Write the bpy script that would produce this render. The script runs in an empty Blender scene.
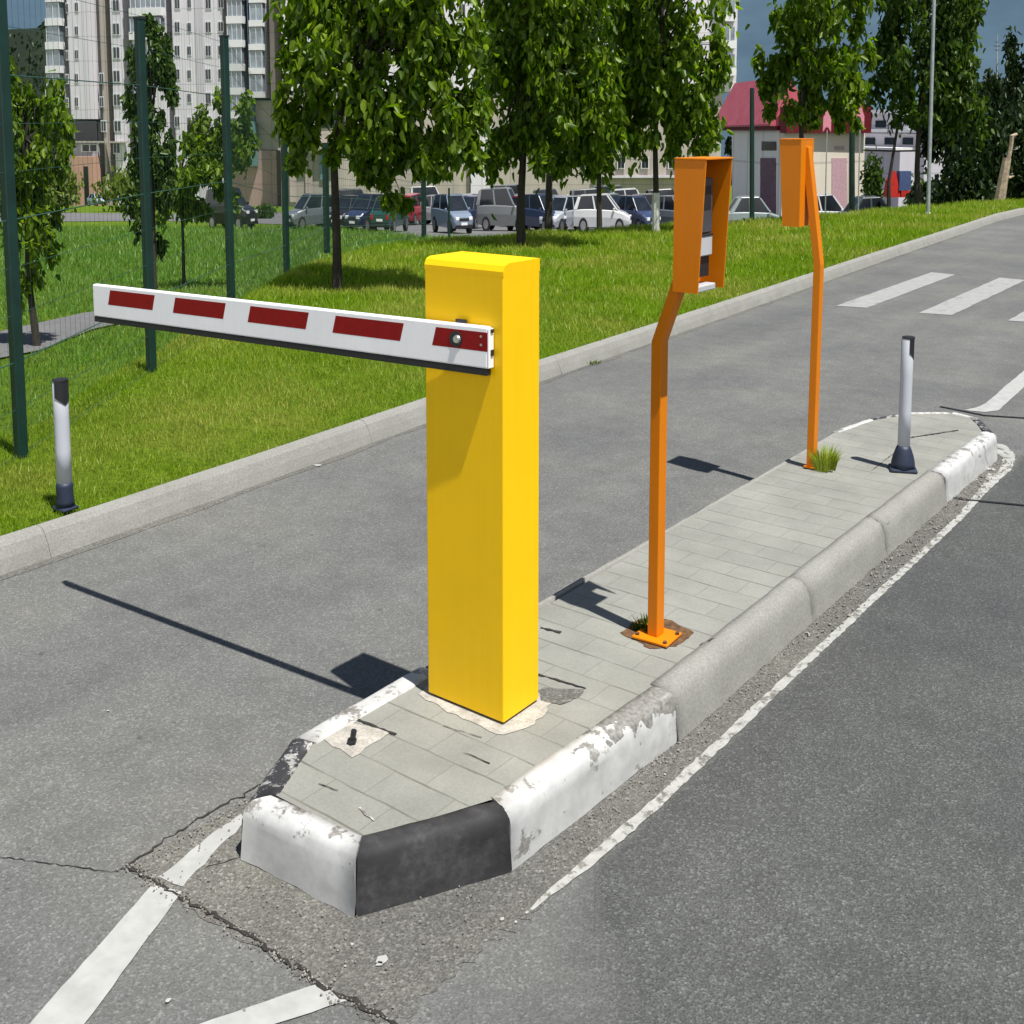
import bpy, math, random
import numpy as np
from mathutils import Vector, Matrix
random.seed(7); RNG = np.random.default_rng(7)
S = bpy.context.scene
COL = S.collection
# ------------------------------------------------------------------ camera frame
CXP, HOR, CYP, FP, CAMZ = 512.0, 125.0, 246.0, 1120.0, 1.49
FL = math.sqrt(FP*FP-(CYP-HOR)**2); PITCH = math.atan2(CYP-HOR, FL); YAW = math.atan2(858., FP)
FW = np.array([-math.sin(YAW), math.cos(YAW), 0.]); RT = np.array([math.cos(YAW), math.sin(YAW), 0.]); UP = np.array([0., 0., 1.])
CF = FW*math.cos(PITCH)-UP*math.sin(PITCH); CU = FW*math.sin(PITCH)+UP*math.cos(PITCH)
EYE = np.array([0., 0., CAMZ])
def ray(x, y): return CF+RT*(x-CXP)/FL-CU*(y-CYP)/FL
def flat(x, y, z=0.):                       # where a sight line meets the level z
    d = ray(x, y); return EYE+d*((z-CAMZ)/d[2])
def deep(x, y, D):                          # where it is D metres ahead
    d = ray(x, y); return EYE+d*(D/(d@FW))
SLOPE = .06                                 # the lower ground falls away at 6 cm per metre
def low(x, y, lift=0.):
    d = ray(x, y); n = np.array([0, 0, 1.])+SLOPE*FW
    return EYE+d*((lift-n@EYE)/(n@d))
def lowbase(px, D):                         # standing point on the lower ground
    return deep(px, HOR+FP*(CAMZ+SLOPE*D)/D, D)
cam = bpy.data.cameras.new('Camera'); co = bpy.data.objects.new('Camera', cam); COL.objects.link(co)
cam.sensor_width = 36.; cam.lens = FL/1024*36.; cam.shift_y = -(512-CYP)/1024.; cam.clip_start = .05; cam.clip_end = 3000
R = Matrix((tuple(RT), tuple(CU), tuple(-CF))).transposed().to_4x4()
co.matrix_world = Matrix.Translation(Vector(EYE)) @ R
S.camera = co
# ------------------------------------------------------------------ light
SUN = Vector((.385, -.085, 1.)).normalized()
sl = bpy.data.lights.new('Sun', 'SUN'); so = bpy.data.objects.new('Sun', sl); COL.objects.link(so)
sl.energy = 4.6; sl.angle = math.radians(.5); sl.color = (1., .96, .90)
so.rotation_euler = SUN.to_track_quat('Z', 'Y').to_euler()
W = bpy.data.worlds.new('World'); S.world = W; W.use_nodes = True
def nodes(nt):
    def n(t, ins=None, **kw):
        nd = nt.nodes.new(t)
        for k, v in kw.items(): setattr(nd, k, v)
        for k, v in (ins or {}).items():
            s = nd.inputs[k]
            if isinstance(v, bpy.types.NodeSocket): nt.links.new(v, s)
            elif isinstance(v, (tuple, list)) and len(v) == 3 and s.type == 'RGBA': s.default_value = (*v, 1.)
            else: s.default_value = v
        return nd
    return n
nt = W.node_tree; nt.nodes.clear(); n = nodes(nt)
sky = n('ShaderNodeTexSky', sky_type='NISHITA'); sky.sun_disc = False
sky.sun_elevation = math.asin(SUN.z); sky.sun_rotation = math.atan2(SUN.x, SUN.y); sky.air_density = 1.; sky.dust_density = .4
tc = n('ShaderNodeTexCoord'); sep = n('ShaderNodeSeparateXYZ', {0: tc.outputs['Generated']})
mp = n('ShaderNodeMapping', {0: tc.outputs['Generated'], 'Scale': (3., 3., 9.)})
cn = n('ShaderNodeTexNoise', {'Vector': mp.outputs[0], 'Scale': 2.2, 'Detail': 5., 'Roughness': .55})
ad = n('ShaderNodeMath', {0: sep.outputs[2], 1: cn.outputs[0]}, operation='MULTIPLY_ADD'); ad.inputs[2].default_value = 0
el = n('ShaderNodeMath', {0: cn.outputs[0], 1: .12, 2: sep.outputs[2]}, operation='MULTIPLY_ADD')
mr = n('ShaderNodeMapRange', {0: el.outputs[0], 1: .25, 2: .5, 3: 1., 4: 0.}, interpolation_type='SMOOTHSTEP')
cr = n('ShaderNodeValToRGB', {0: cn.outputs[0]})
cr.color_ramp.elements[0].position = .3; cr.color_ramp.elements[0].color = (.055, .092, .135, 1)
cr.color_ramp.elements[1].position = .72; cr.color_ramp.elements[1].color = (.105, .165, .215, 1)
b1 = n('ShaderNodeBackground', {0: sky.outputs[0], 1: .05}); b2 = n('ShaderNodeBackground', {0: cr.outputs[0], 1: 1.})
# unseen bright cloud band added behind the viewer to fill upright faces with light
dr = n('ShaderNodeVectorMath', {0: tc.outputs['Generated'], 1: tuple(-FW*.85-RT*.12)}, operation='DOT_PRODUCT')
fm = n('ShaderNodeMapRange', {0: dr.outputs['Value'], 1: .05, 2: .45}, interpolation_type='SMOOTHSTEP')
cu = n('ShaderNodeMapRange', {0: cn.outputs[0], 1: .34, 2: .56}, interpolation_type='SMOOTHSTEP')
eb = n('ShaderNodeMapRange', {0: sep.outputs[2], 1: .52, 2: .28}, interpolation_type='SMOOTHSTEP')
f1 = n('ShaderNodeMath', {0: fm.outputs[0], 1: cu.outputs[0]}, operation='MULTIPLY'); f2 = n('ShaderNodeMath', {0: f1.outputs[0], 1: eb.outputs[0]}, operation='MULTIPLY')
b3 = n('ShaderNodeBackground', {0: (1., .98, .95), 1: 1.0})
m0 = n('ShaderNodeMixShader', {0: mr.outputs[0], 1: b1.outputs[0], 2: b2.outputs[0]})
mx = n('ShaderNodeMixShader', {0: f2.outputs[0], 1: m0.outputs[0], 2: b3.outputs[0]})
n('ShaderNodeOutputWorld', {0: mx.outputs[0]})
S.view_settings.view_transform = 'Standard'; S.view_settings.look = 'None'; S.view_settings.exposure = .75; S.view_settings.gamma = 1
S.cycles.use_denoising = True; S.cycles.max_bounces = 6; S.cycles.diffuse_bounces = 3; S.cycles.transparent_max_bounces = 8
# ------------------------------------------------------------------ materials
def newmat(name):
    m = bpy.data.materials.new(name); m.use_nodes = True; m.node_tree.nodes.clear(); return m, nodes(m.node_tree)
def done(n, bsdf): n('ShaderNodeOutputMaterial', {0: bsdf})
def noise(n, vec, scale, detail=3., rough=.55): return n('ShaderNodeTexNoise', {'Vector': vec, 'Scale': scale, 'Detail': detail, 'Roughness': rough}).outputs[0]
def ramp(n, f, stops):
    r = n('ShaderNodeValToRGB', {0: f}); e = r.color_ramp.elements
    while len(e) < len(stops): e.new(.5)
    for q, (p, c) in zip(e, stops): q.position = p; q.color = (*c, 1) if len(c) == 3 else c
    return r.outputs[0]
def mixc(n, f, a, b, mode='MIX'):
    m = n('ShaderNodeMix', data_type='RGBA', blend_type=mode); ins = m.inputs
    for s, v in ((ins[0], f), (ins[6], a), (ins[7], b)):
        if isinstance(v, bpy.types.NodeSocket): m.id_data.links.new(v, s)
        else: s.default_value = (*v, 1) if isinstance(v, tuple) else v
    return m.outputs[2]
def math_(n, op, *a):
    m = n('ShaderNodeMath', operation=op)
    for i, v in enumerate(a):
        if isinstance(v, bpy.types.NodeSocket): m.id_data.links.new(v, m.inputs[i])
        else: m.inputs[i].default_value = v
    return m.outputs[0]
def maprange(n, v, a, b, c=0., d=1.): return n('ShaderNodeMapRange', {0: v, 1: a, 2: b, 3: c, 4: d}).outputs[0]
def bump(n, h, s=.3, d=.01): return n('ShaderNodeBump', {'Strength': s, 'Distance': d, 'Height': h}).outputs[0]
def pbsdf(n, **k):
    ins = {}
    for a, b in k.items(): ins[a.replace('_', ' ')] = b
    return n('ShaderNodeBsdfPrincipled', ins).outputs[0]
def objco(n): return n('ShaderNodeTexCoord').outputs['Object']
def simple(name, c, rough=.5, var=.12, scale=12., metal=0., bs=0., bscale=60., spec=.5, coat=0.):
    m, n = newmat(name); v = objco(n)
    f = noise(n, v, scale, 4.)
    lo = tuple(max(0, x*(1-var)) for x in c); hi = tuple(min(1, x*(1+var)) for x in c)
    colr = ramp(n, f, [(.3, lo), (.7, hi)])
    kw = dict(Base_Color=colr, Roughness=rough, Metallic=metal, Specular_IOR_Level=spec, Coat_Weight=coat)
    if bs: kw['Normal'] = bump(n, noise(n, v, bscale, 4.), bs, .004)
    done(n, pbsdf(n, **kw)); return m
M = {}
def asphalt_nodes(n, v, tint, sp1, sp2, scale, sc=1.):
    a = noise(n, v, scale, 2., .7); b = noise(n, v, 1.3, 4.); c = noise(n, v, 9., 3.)
    vo = n('ShaderNodeTexVoronoi', {'Vector': v, 'Scale': scale*.8}, feature='F1')
    st = n('ShaderNodeSeparateColor', {0: vo.outputs['Color']}).outputs[0]
    stone = ramp(n, st, [(.0, (1-.45*sc,)*3), (.55, (1-.05*sc,)*3), (.82, (1+.2*sc,)*3), (1., (1+1.1*sc,)*3)])
    grain = ramp(n, a, [(.28, (sp1,)*3), (.5, (1.,)*3), (.72, (sp2,)*3)])
    pt_ = noise(n, n('ShaderNodeMapping', {0: v, 'Scale': (2.6, .22, 1.)}).outputs[0], 1., 3., .5)
    tint = mixc(n, 1., tint, ramp(n, pt_, [(.3, (.88, .88, .885)), (.7, (1.08, 1.075, 1.06))]), 'MULTIPLY')
    cl = mixc(n, 1., mixc(n, 1., tint, grain, 'MULTIPLY'), stone, 'MULTIPLY')
    sp_ = ramp(n, noise(n, v, 23., 2., .5), [(.715, (1,)*3), (.75, (.72,)*3)]); cl = mixc(n, 1., cl, sp_, 'MULTIPLY')
    patch = ramp(n, b, [(.3, (.82, .83, .86)), (.7, (1.14, 1.12, 1.07))]); blot = ramp(n, c, [(.3, (.9,)*3), (.7, (1.08,)*3)])
    cl = mixc(n, 1., mixc(n, 1., cl, patch, 'MULTIPLY'), blot, 'MULTIPLY')
    return cl, math_(n, 'ADD', a, math_(n, 'MULTIPLY', vo.outputs['Distance'], 1.2))
def m_road():
    m, n = newmat('road asphalt'); v = objco(n)
    c1, h1 = asphalt_nodes(n, v, (.115, .118, .115), .78, 1.22, 260., .45)
    c2, h2 = asphalt_nodes(n, v, (.069, .0735, .0725), .58, 1.4, 250., .6)
    xyz = n('ShaderNodeSeparateXYZ', {0: v}).outputs; x = xyz[0]
    soft = maprange(n, xyz[1], 1.75, 1.35, 0., 1.)
    x = math_(n, 'SUBTRACT', x, math_(n, 'MULTIPLY', soft, math_(n, 'ADD', .05, math_(n, 'MULTIPLY', math_(n, 'SUBTRACT', noise(n, v, 7., 4.), .5), .35))))
    f = n('ShaderNodeMapRange', {0: math_(n, 'ADD', x, math_(n, 'MULTIPLY', noise(n, v, 14.), .03)), 1: -1.15, 2: math_(n, 'MULTIPLY_ADD', soft, .36, -1.11)}).outputs[0]
    done(n, pbsdf(n, Base_Color=mixc(n, f, c1, c2), Roughness=.85, Specular_IOR_Level=.35, Normal=bump(n, mixc(n, f, math_(n, 'MULTIPLY', h1, .4), h2), .5, .005))); return m
def m_patch():
    m, n = newmat('rough patched asphalt'); v = objco(n)
    c, h = asphalt_nodes(n, v, (.117, .117, .109), .62, 1.4, 230., .5)
    done(n, pbsdf(n, Base_Color=c, Roughness=.95, Specular_IOR_Level=.2, Normal=bump(n, h, .5, .005))); return m
M['road'] = m_road(); M['patch'] = m_patch()
def m_worn(name, paint, under, thr, scale, soft=.03, zrule=None, rough=.55, edge=0.):
    m, n = newmat(name); v = objco(n)
    f = noise(n, v, scale, 6., .62); g = noise(n, v, scale*6, 4., .6)
    k = math_(n, 'ADD', f, math_(n, 'MULTIPLY', math_(n, 'SUBTRACT', g, .5), .35))
    if edge:
        ze = n('ShaderNodeSeparateXYZ', {0: v}).outputs[2]; k = math_(n, 'ADD', k, maprange(n, ze, .095, .124, 0., edge))
    if zrule:
        xyz = n('ShaderNodeSeparateXYZ', {0: v}).outputs
        lim = maprange(n, xyz[1], zrule[0], zrule[1], zrule[2], zrule[3])
        k2 = math_(n, 'ADD', math_(n, 'SUBTRACT', xyz[2], lim), math_(n, 'MULTIPLY', math_(n, 'SUBTRACT', noise(n, v, 26., 3.), .5), .09))
        k = math_(n, 'MAXIMUM', k, maprange(n, k2, -.004, .004))
    f2 = maprange(n, k, thr-soft, thr+soft)
    dirt = ramp(n, noise(n, v, scale*1.7, 5.), [(.3, tuple(x*.8 for x in paint)), (.65, paint)])
    u = ramp(n, noise(n, v, 90., 3.), [(.3, tuple(x*.6 for x in under)), (.7, tuple(x*1.3 for x in under))])
    done(n, pbsdf(n, Base_Color=mixc(n, f2, dirt, u), Roughness=rough, Normal=bump(n, math_(n, 'ADD', f2, math_(n, 'MULTIPLY', g, .4)), .25, .003))); return m
M['line'] = m_worn('road paint', (.36, .365, .35), (.13, .127, .12), .68, 14.)
M['crosswalk'] = m_worn('crosswalk paint', (.31, .315, .305), (.14, .14, .135), .655, 9., soft=.08)
M['line_worn'] = m_worn('worn road paint', (.35, .355, .335), (.13, .125, .11), .56, 30., soft=.05)
M['kerb_white'] = m_worn('white kerb paint', (.46, .465, .455), (.2, .19, .175), .66, 16., edge=.085)
M['kerb_white_top_bare'] = m_worn('flaking white kerb paint', (.46, .465, .455), (.2, .195, .18), .64, 15., zrule=(-1.50, -.95, .165, .085))
M['kerb_black'] = m_worn('black kerb paint', (.018, .018, .020), (.060, .060, .064), .60, 9., soft=.20, rough=.78)
M['kerb_black_worn'] = m_worn('flaked black kerb paint', (.030, .030, .033), (.3, .3, .29), .55, 34., rough=.6)
def m_concrete(name, c, dark, sc=7., speck=130.):
    m, n = newmat(name); v = objco(n)
    a = ramp(n, noise(n, v, sc, 6., .6), [(.3, dark), (.68, c)])
    b = ramp(n, noise(n, v, speck, 3., .7), [(.3, (.78,)*3), (.7, (1.16,)*3)])
    done(n, pbsdf(n, Base_Color=mixc(n, 1., a, b, 'MULTIPLY'), Roughness=.9, Specular_IOR_Level=.25, Normal=bump(n, noise(n, v, 90., 5., .65), .3, .004))); return m
M['concrete'] = m_concrete('kerb concrete', (.240, .240, .222), (.205, .204, .186))
M['mortar'] = m_concrete('pale mortar', (.42, .40, .36), (.26, .25, .22), 30.)
def m_pavers():
    m, n = newmat('concrete pavers'); v = objco(n)
    wob = n('ShaderNodeVectorMath', {0: v, 1: n('ShaderNodeVectorMath', {0: n('ShaderNodeTexNoise', {'Vector': v, 'Scale': 7.}).outputs['Color'], 1: (.012, .012, 0)}, operation='MULTIPLY').outputs[0]}, operation='ADD').outputs[0]
    br = n('ShaderNodeTexBrick', {'Vector': wob, 'Color1': (.95, .95, .95), 'Color2': (1.03, 1.03, 1.02), 'Mortar': (.8, .8, .78), 'Scale': 1., 'Mortar Size': .0022, 'Mortar Smooth': .6, 'Bias': 0., 'Brick Width': .165, 'Row Height': .098})
    yy = n('ShaderNodeSeparateXYZ', {0: wob}).outputs[1]
    fr = math_(n, 'FRACT', math_(n, 'DIVIDE', yy, .098)); dj = math_(n, 'MULTIPLY', math_(n, 'MINIMUM', fr, math_(n, 'SUBTRACT', 1., fr)), .098)
    st = n('ShaderNodeMapping', {0: v, 'Scale': (7., 12., 1.)}).outputs[0]
    fade = maprange(n, noise(n, st, 1., 3.), .42, .68, .12, .8)
    row = math_(n, 'MULTIPLY', maprange(n, dj, .0012, .0042, 1., 0.), fade)
    base = ramp(n, noise(n, v, 5., 6., .6), [(.3, (.180, .183, .165)), (.7, (.240, .243, .220))])
    b = ramp(n, noise(n, v, 150., 3., .7), [(.3, (.9,)*3), (.7, (1.08,)*3)])
    c = mixc(n, 1., mixc(n, 1., base, br.outputs[0], 'MULTIPLY'), b, 'MULTIPLY')
    c = mixc(n, row, c, (.085, .083, .072))
    h = math_(n, 'SUBTRACT', math_(n, 'MULTIPLY', noise(n, v, 60., 4.), .3), math_(n, 'ADD', row, math_(n, 'MULTIPLY', br.outputs[1], .2)))
    done(n, pbsdf(n, Base_Color=c, Roughness=.9, Specular_IOR_Level=.25, Normal=bump(n, h, .35, .004))); return m
M['pavers'] = m_pavers()
def m_lawn():
    m, n = newmat('lawn soil and short grass'); v = objco(n)
    a = ramp(n, noise(n, v, 1.1, 5., .6), [(.32, (.070, .125, .006)), (.55, (.105, .175, .010)), (.75, (.150, .190, .026))])
    b = ramp(n, noise(n, v, 40., 4., .7), [(.3, (.45,)*3), (.7, (1.35,)*3)])
    st = n('ShaderNodeMapping', {0: v, 'Scale': (6., 6., 1.)}).outputs[0]
    c = ramp(n, noise(n, st, 1., 4., .7), [(.3, (.7,)*3), (.7, (1.2,)*3)])
    done(n, pbsdf(n, Base_Color=mixc(n, 1., mixc(n, 1., a, b, 'MULTIPLY'), c, 'MULTIPLY'), Roughness=.95, Specular_IOR_Level=.1, Normal=bump(n, noise(n, v, 35., 5., .7), .9, .04))); return m
M['lawn'] = m_lawn()
def m_leaf(name, lo, hi, trans=.35, patch=None):
    m, n = newmat(name); g = n('ShaderNodeNewGeometry'); v = objco(n)
    c = ramp(n, g.outputs['Random Per Island'], [(0., lo), (.75, tuple((x+y)/2 for x, y in zip(lo, hi))), (1., hi)])
    if patch: c = mixc(n, ramp(n, noise(n, v, patch[1], 4., .6), [(.42, (0,)*3), (.66, (1,)*3)]), c, patch[0])
    d = n('ShaderNodeBsdfDiffuse', {0: c}).outputs[0]
    t = n('ShaderNodeBsdfTranslucent', {0: mixc(n, 1., c, (1.4, 1.6, .45), 'MULTIPLY')}).outputs[0]
    gl = n('ShaderNodeBsdfGlossy', {0: (.5, .55, .5), 1: .42}).outputs[0]
    x = n('ShaderNodeMixShader', {0: trans, 1: d, 2: t}).outputs[0]
    done(n, n('ShaderNodeMixShader', {0: .03, 1: x, 2: gl}).outputs[0]); return m
M['blade'] = m_leaf('grass blades', (.125, .225, .004), (.27, .39, .014), .42, ((.33, .345, .065), 1.0))
M['blade_low'] = m_leaf('far grass blades', (.080, .185, .022), (.155, .285, .048), .35, ((.16, .24, .05), .6))
M['leaf'] = m_leaf('linden leaves', (.042, .095, .004), (.245, .345, .016), .55)
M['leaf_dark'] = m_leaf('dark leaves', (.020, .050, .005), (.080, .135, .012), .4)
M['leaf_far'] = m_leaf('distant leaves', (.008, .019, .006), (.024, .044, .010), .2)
M['leaf_light'] = m_leaf('light bush leaves', (.085, .13, .02), (.17, .22, .035), .4)
M['bark'] = simple('bark', (.028, .023, .018), .95, .4, 30., bs=.6)
M['whitewash'] = simple('whitewashed bark', (.5, .5, .48), .9, .2, 30.)
M['deadwood'] = simple('bare pale wood', (.32, .25, .18), .9, .35, 14., bs=.4)
def m_enamel(name, c, rough=.38, dirt=None):
    m, n = newmat(name); v = objco(n)
    xyz = n('ShaderNodeSeparateXYZ', {0: v}).outputs
    a = ramp(n, noise(n, v, 5., 5., .6), [(.3, tuple(x*.93 for x in c)), (.7, c)])
    st = n('ShaderNodeMapping', {0: v, 'Scale': (60., 60., 2.)}).outputs[0]
    s = ramp(n, noise(n, st, 1., 3.), [(.35, (.975,)*3), (.65, (1.,)*3)])
    c2 = mixc(n, 1., a, s, 'MULTIPLY')
    sp = ramp(n, noise(n, v, 55., 5., .7), [(.70, (0,)*3), (.76, (.55,)*3)])
    c2 = mixc(n, sp, c2, dirt or tuple(x*.5 for x in c))
    r = ramp(n, noise(n, v, 9., 4.), [(.3, (rough-.06,)*3), (.7, (rough+.1,)*3)])
    done(n, pbsdf(n, Base_Color=c2, Roughness=r, Specular_IOR_Level=.25, Normal=bump(n, noise(n, v, 160., 2.), .03, .001))); return m
M['yellow'] = m_enamel('yellow powder coat', (.90, .545, .002), .5)
M['orange'] = m_enamel('orange powder coat', (.64, .185, .001), .45)
M['boom_white'] = m_enamel('white boom coating', (.84, .84, .86), .35, (.35, .33, .3))
M['red_tape'] = simple('red reflective tape', (.22, .004, .005), .5, .12, 60., spec=.2)
M['rubber'] = simple('black rubber', (.010, .010, .011), .6, .2)
M['black'] = simple('black plastic', (.014, .014, .017), .45, .2)
M['navy'] = simple('dark blue rubber', (.011, .019, .042), .55, .3, 20., bs=.2)
M['plastic_white'] = m_enamel('weathered white plastic', (.46, .48, .53), .45, (.3, .3, .3))
M['steel'] = simple('bright steel', (.55, .55, .56), .32, .2, metal=.9)
M['greypl'] = simple('grey plastic', (.42, .43, .45), .4, .1)
M['darkgrey'] = simple('dark grey plastic', (.055, .056, .066), .4, .2)
M['rust'] = simple('rusty soil', (.10, .05, .02), .95, .5, 60., bs=.6)
M['dark_gap'] = simple('dark joint filling', (.022, .02, .018), 1., .4, 60., bs=.4)
M['gravel_bed'] = m_patch(); M['gravel_bed'].name = 'broken paver bedding'
M['tar'] = simple('tar seal', (.009, .009, .009), .5, .3)
M['pebble'] = simple('pebbles', (.20, .19, .17), .9, .5, 40.)
M['fencegreen'] = simple('green fence coating', (.003, .024, .018), .45, .25, 9.)
M['wire'] = simple('green coated wire', (.02, .06, .052), .5, .1)
M['galv'] = simple('galvanised steel', (.36, .38, .40), .45, .15, metal=.5)
M['glass'] = simple('window glass', (.014, .018, .024), .12, .4, 1.2, spec=.45)
M['glass_blue'] = simple('balcony glazing', (.16, .20, .24), .15, .4, .8, spec=.8)
M['frame'] = simple('window frame', (.55, .56, .60), .5, .1)
M['tyre'] = simple('tyre', (.012,)*3, .8, .2); M['rim'] = simple('wheel rim', (.4, .4, .42), .3, .1, metal=.8)
M['lamp'] = simple('headlamp glass', (.75, .77, .8), .1, .1); M['tail'] = simple('tail lamp', (.38, .01, .008), .2, .1)
M['plate'] = simple('number plate', (.7, .7, .7), .4, .05)
def m_wall(name, c, panel=3., var=.1):
    m, n = newmat(name); v = objco(n)
    br = n('ShaderNodeTexBrick', {'Vector': n('ShaderNodeMapping', {0: v, 'Rotation': (math.pi/2, 0, 0)}).outputs[0], 'Color1': (1., 1., 1.), 'Color2': (.94, .94, .95), 'Mortar': (.72, .72, .72), 'Scale': 1., 'Mortar Size': .05, 'Brick Width': panel, 'Row Height': 2.65}, offset=0.)
    st = n('ShaderNodeMapping', {0: v, 'Scale': (1.2, 1.2, .12)}).outputs[0]
    a = ramp(n, noise(n, st, 1., 5.), [(.3, tuple(x*(1-2*var) for x in c)), (.7, c)])
    done(n, pbsdf(n, Base_Color=mixc(n, 1., a, br.outputs[0], 'MULTIPLY'), Roughness=.9)); return m
M['w_white'] = m_wall('pale panel wall', (.62, .595, .645), var=.06); M['w_grey'] = m_wall('grey panel wall', (.50, .48, .53), var=.06)
M['w_beige'] = m_wall('beige panel wall', (.40, .36, .32)); M['w_pink'] = m_wall('pinkish plaster', (.42, .30, .27))
M['w_brown'] = m_wall('brown plaster', (.44, .37, .34)); M['w_blue'] = m_wall('pale blue plaster', (.24, .33, .48))
M['w_cream'] = m_wall('cream siding', (.62, .57, .47), 1.2, .05); M['w_shade'] = m_wall('siding in painted shade', (.68, .69, .66), 1.2, .05)  # second siding tone has the shaded side's grey put into its colour
M['parapet'] = simple('white balcony parapet', (.62, .62, .64), .8, .08)
M['teal'] = simple('teal panel', (.12, .24, .25), .6, .1); M['doorpink'] = simple('pink door surround', (.42, .25, .19), .8, .1)
M['purple'] = simple('purple door', (.10, .05, .085), .5, .4, 6.); M['mauve'] = simple('mauve door', (.42, .27, .30), .6, .2)
M['roof_red'] = simple('dark red fascia', (.10, .003, .008), .55, .15, 3.)
def m_roof():
    m, n = newmat('pink red metal roof'); v = objco(n)
    w = n('ShaderNodeTexWave', {'Vector': v, 'Scale': 1.6}, bands_direction='X').outputs[1]
    done(n, pbsdf(n, Base_Color=ramp(n, noise(n, v, 2., 4.), [(.3, (.36, .058, .088)), (.7, (.43, .085, .125))]), Roughness=.5, Normal=bump(n, w, .35, .05))); return m
M['roof_pink'] = m_roof()
M['pinkflag'] = simple('pink plastic', (.62, .22, .30), .6, .1); M['cloth_red'] = simple('red cloth', (.50, .015, .01), .7, .2); M['cloth_blue'] = simple('blue cloth', (.05, .08, .2), .7, .2)
M['lot'] = m_concrete('lot asphalt', (.145, .145, .148), (.10, .10, .104), .5, 20.)
M['hillside'] = simple('dark wooded slope', (.007, .015, .006), 1., .5, .15)
M['soil'] = simple('dark soil', (.05, .06, .02), 1., .4, 3.)
def paint(name, c): return simple('car paint '+name, c, .28, .06, 3., spec=.5, coat=.6)
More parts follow.
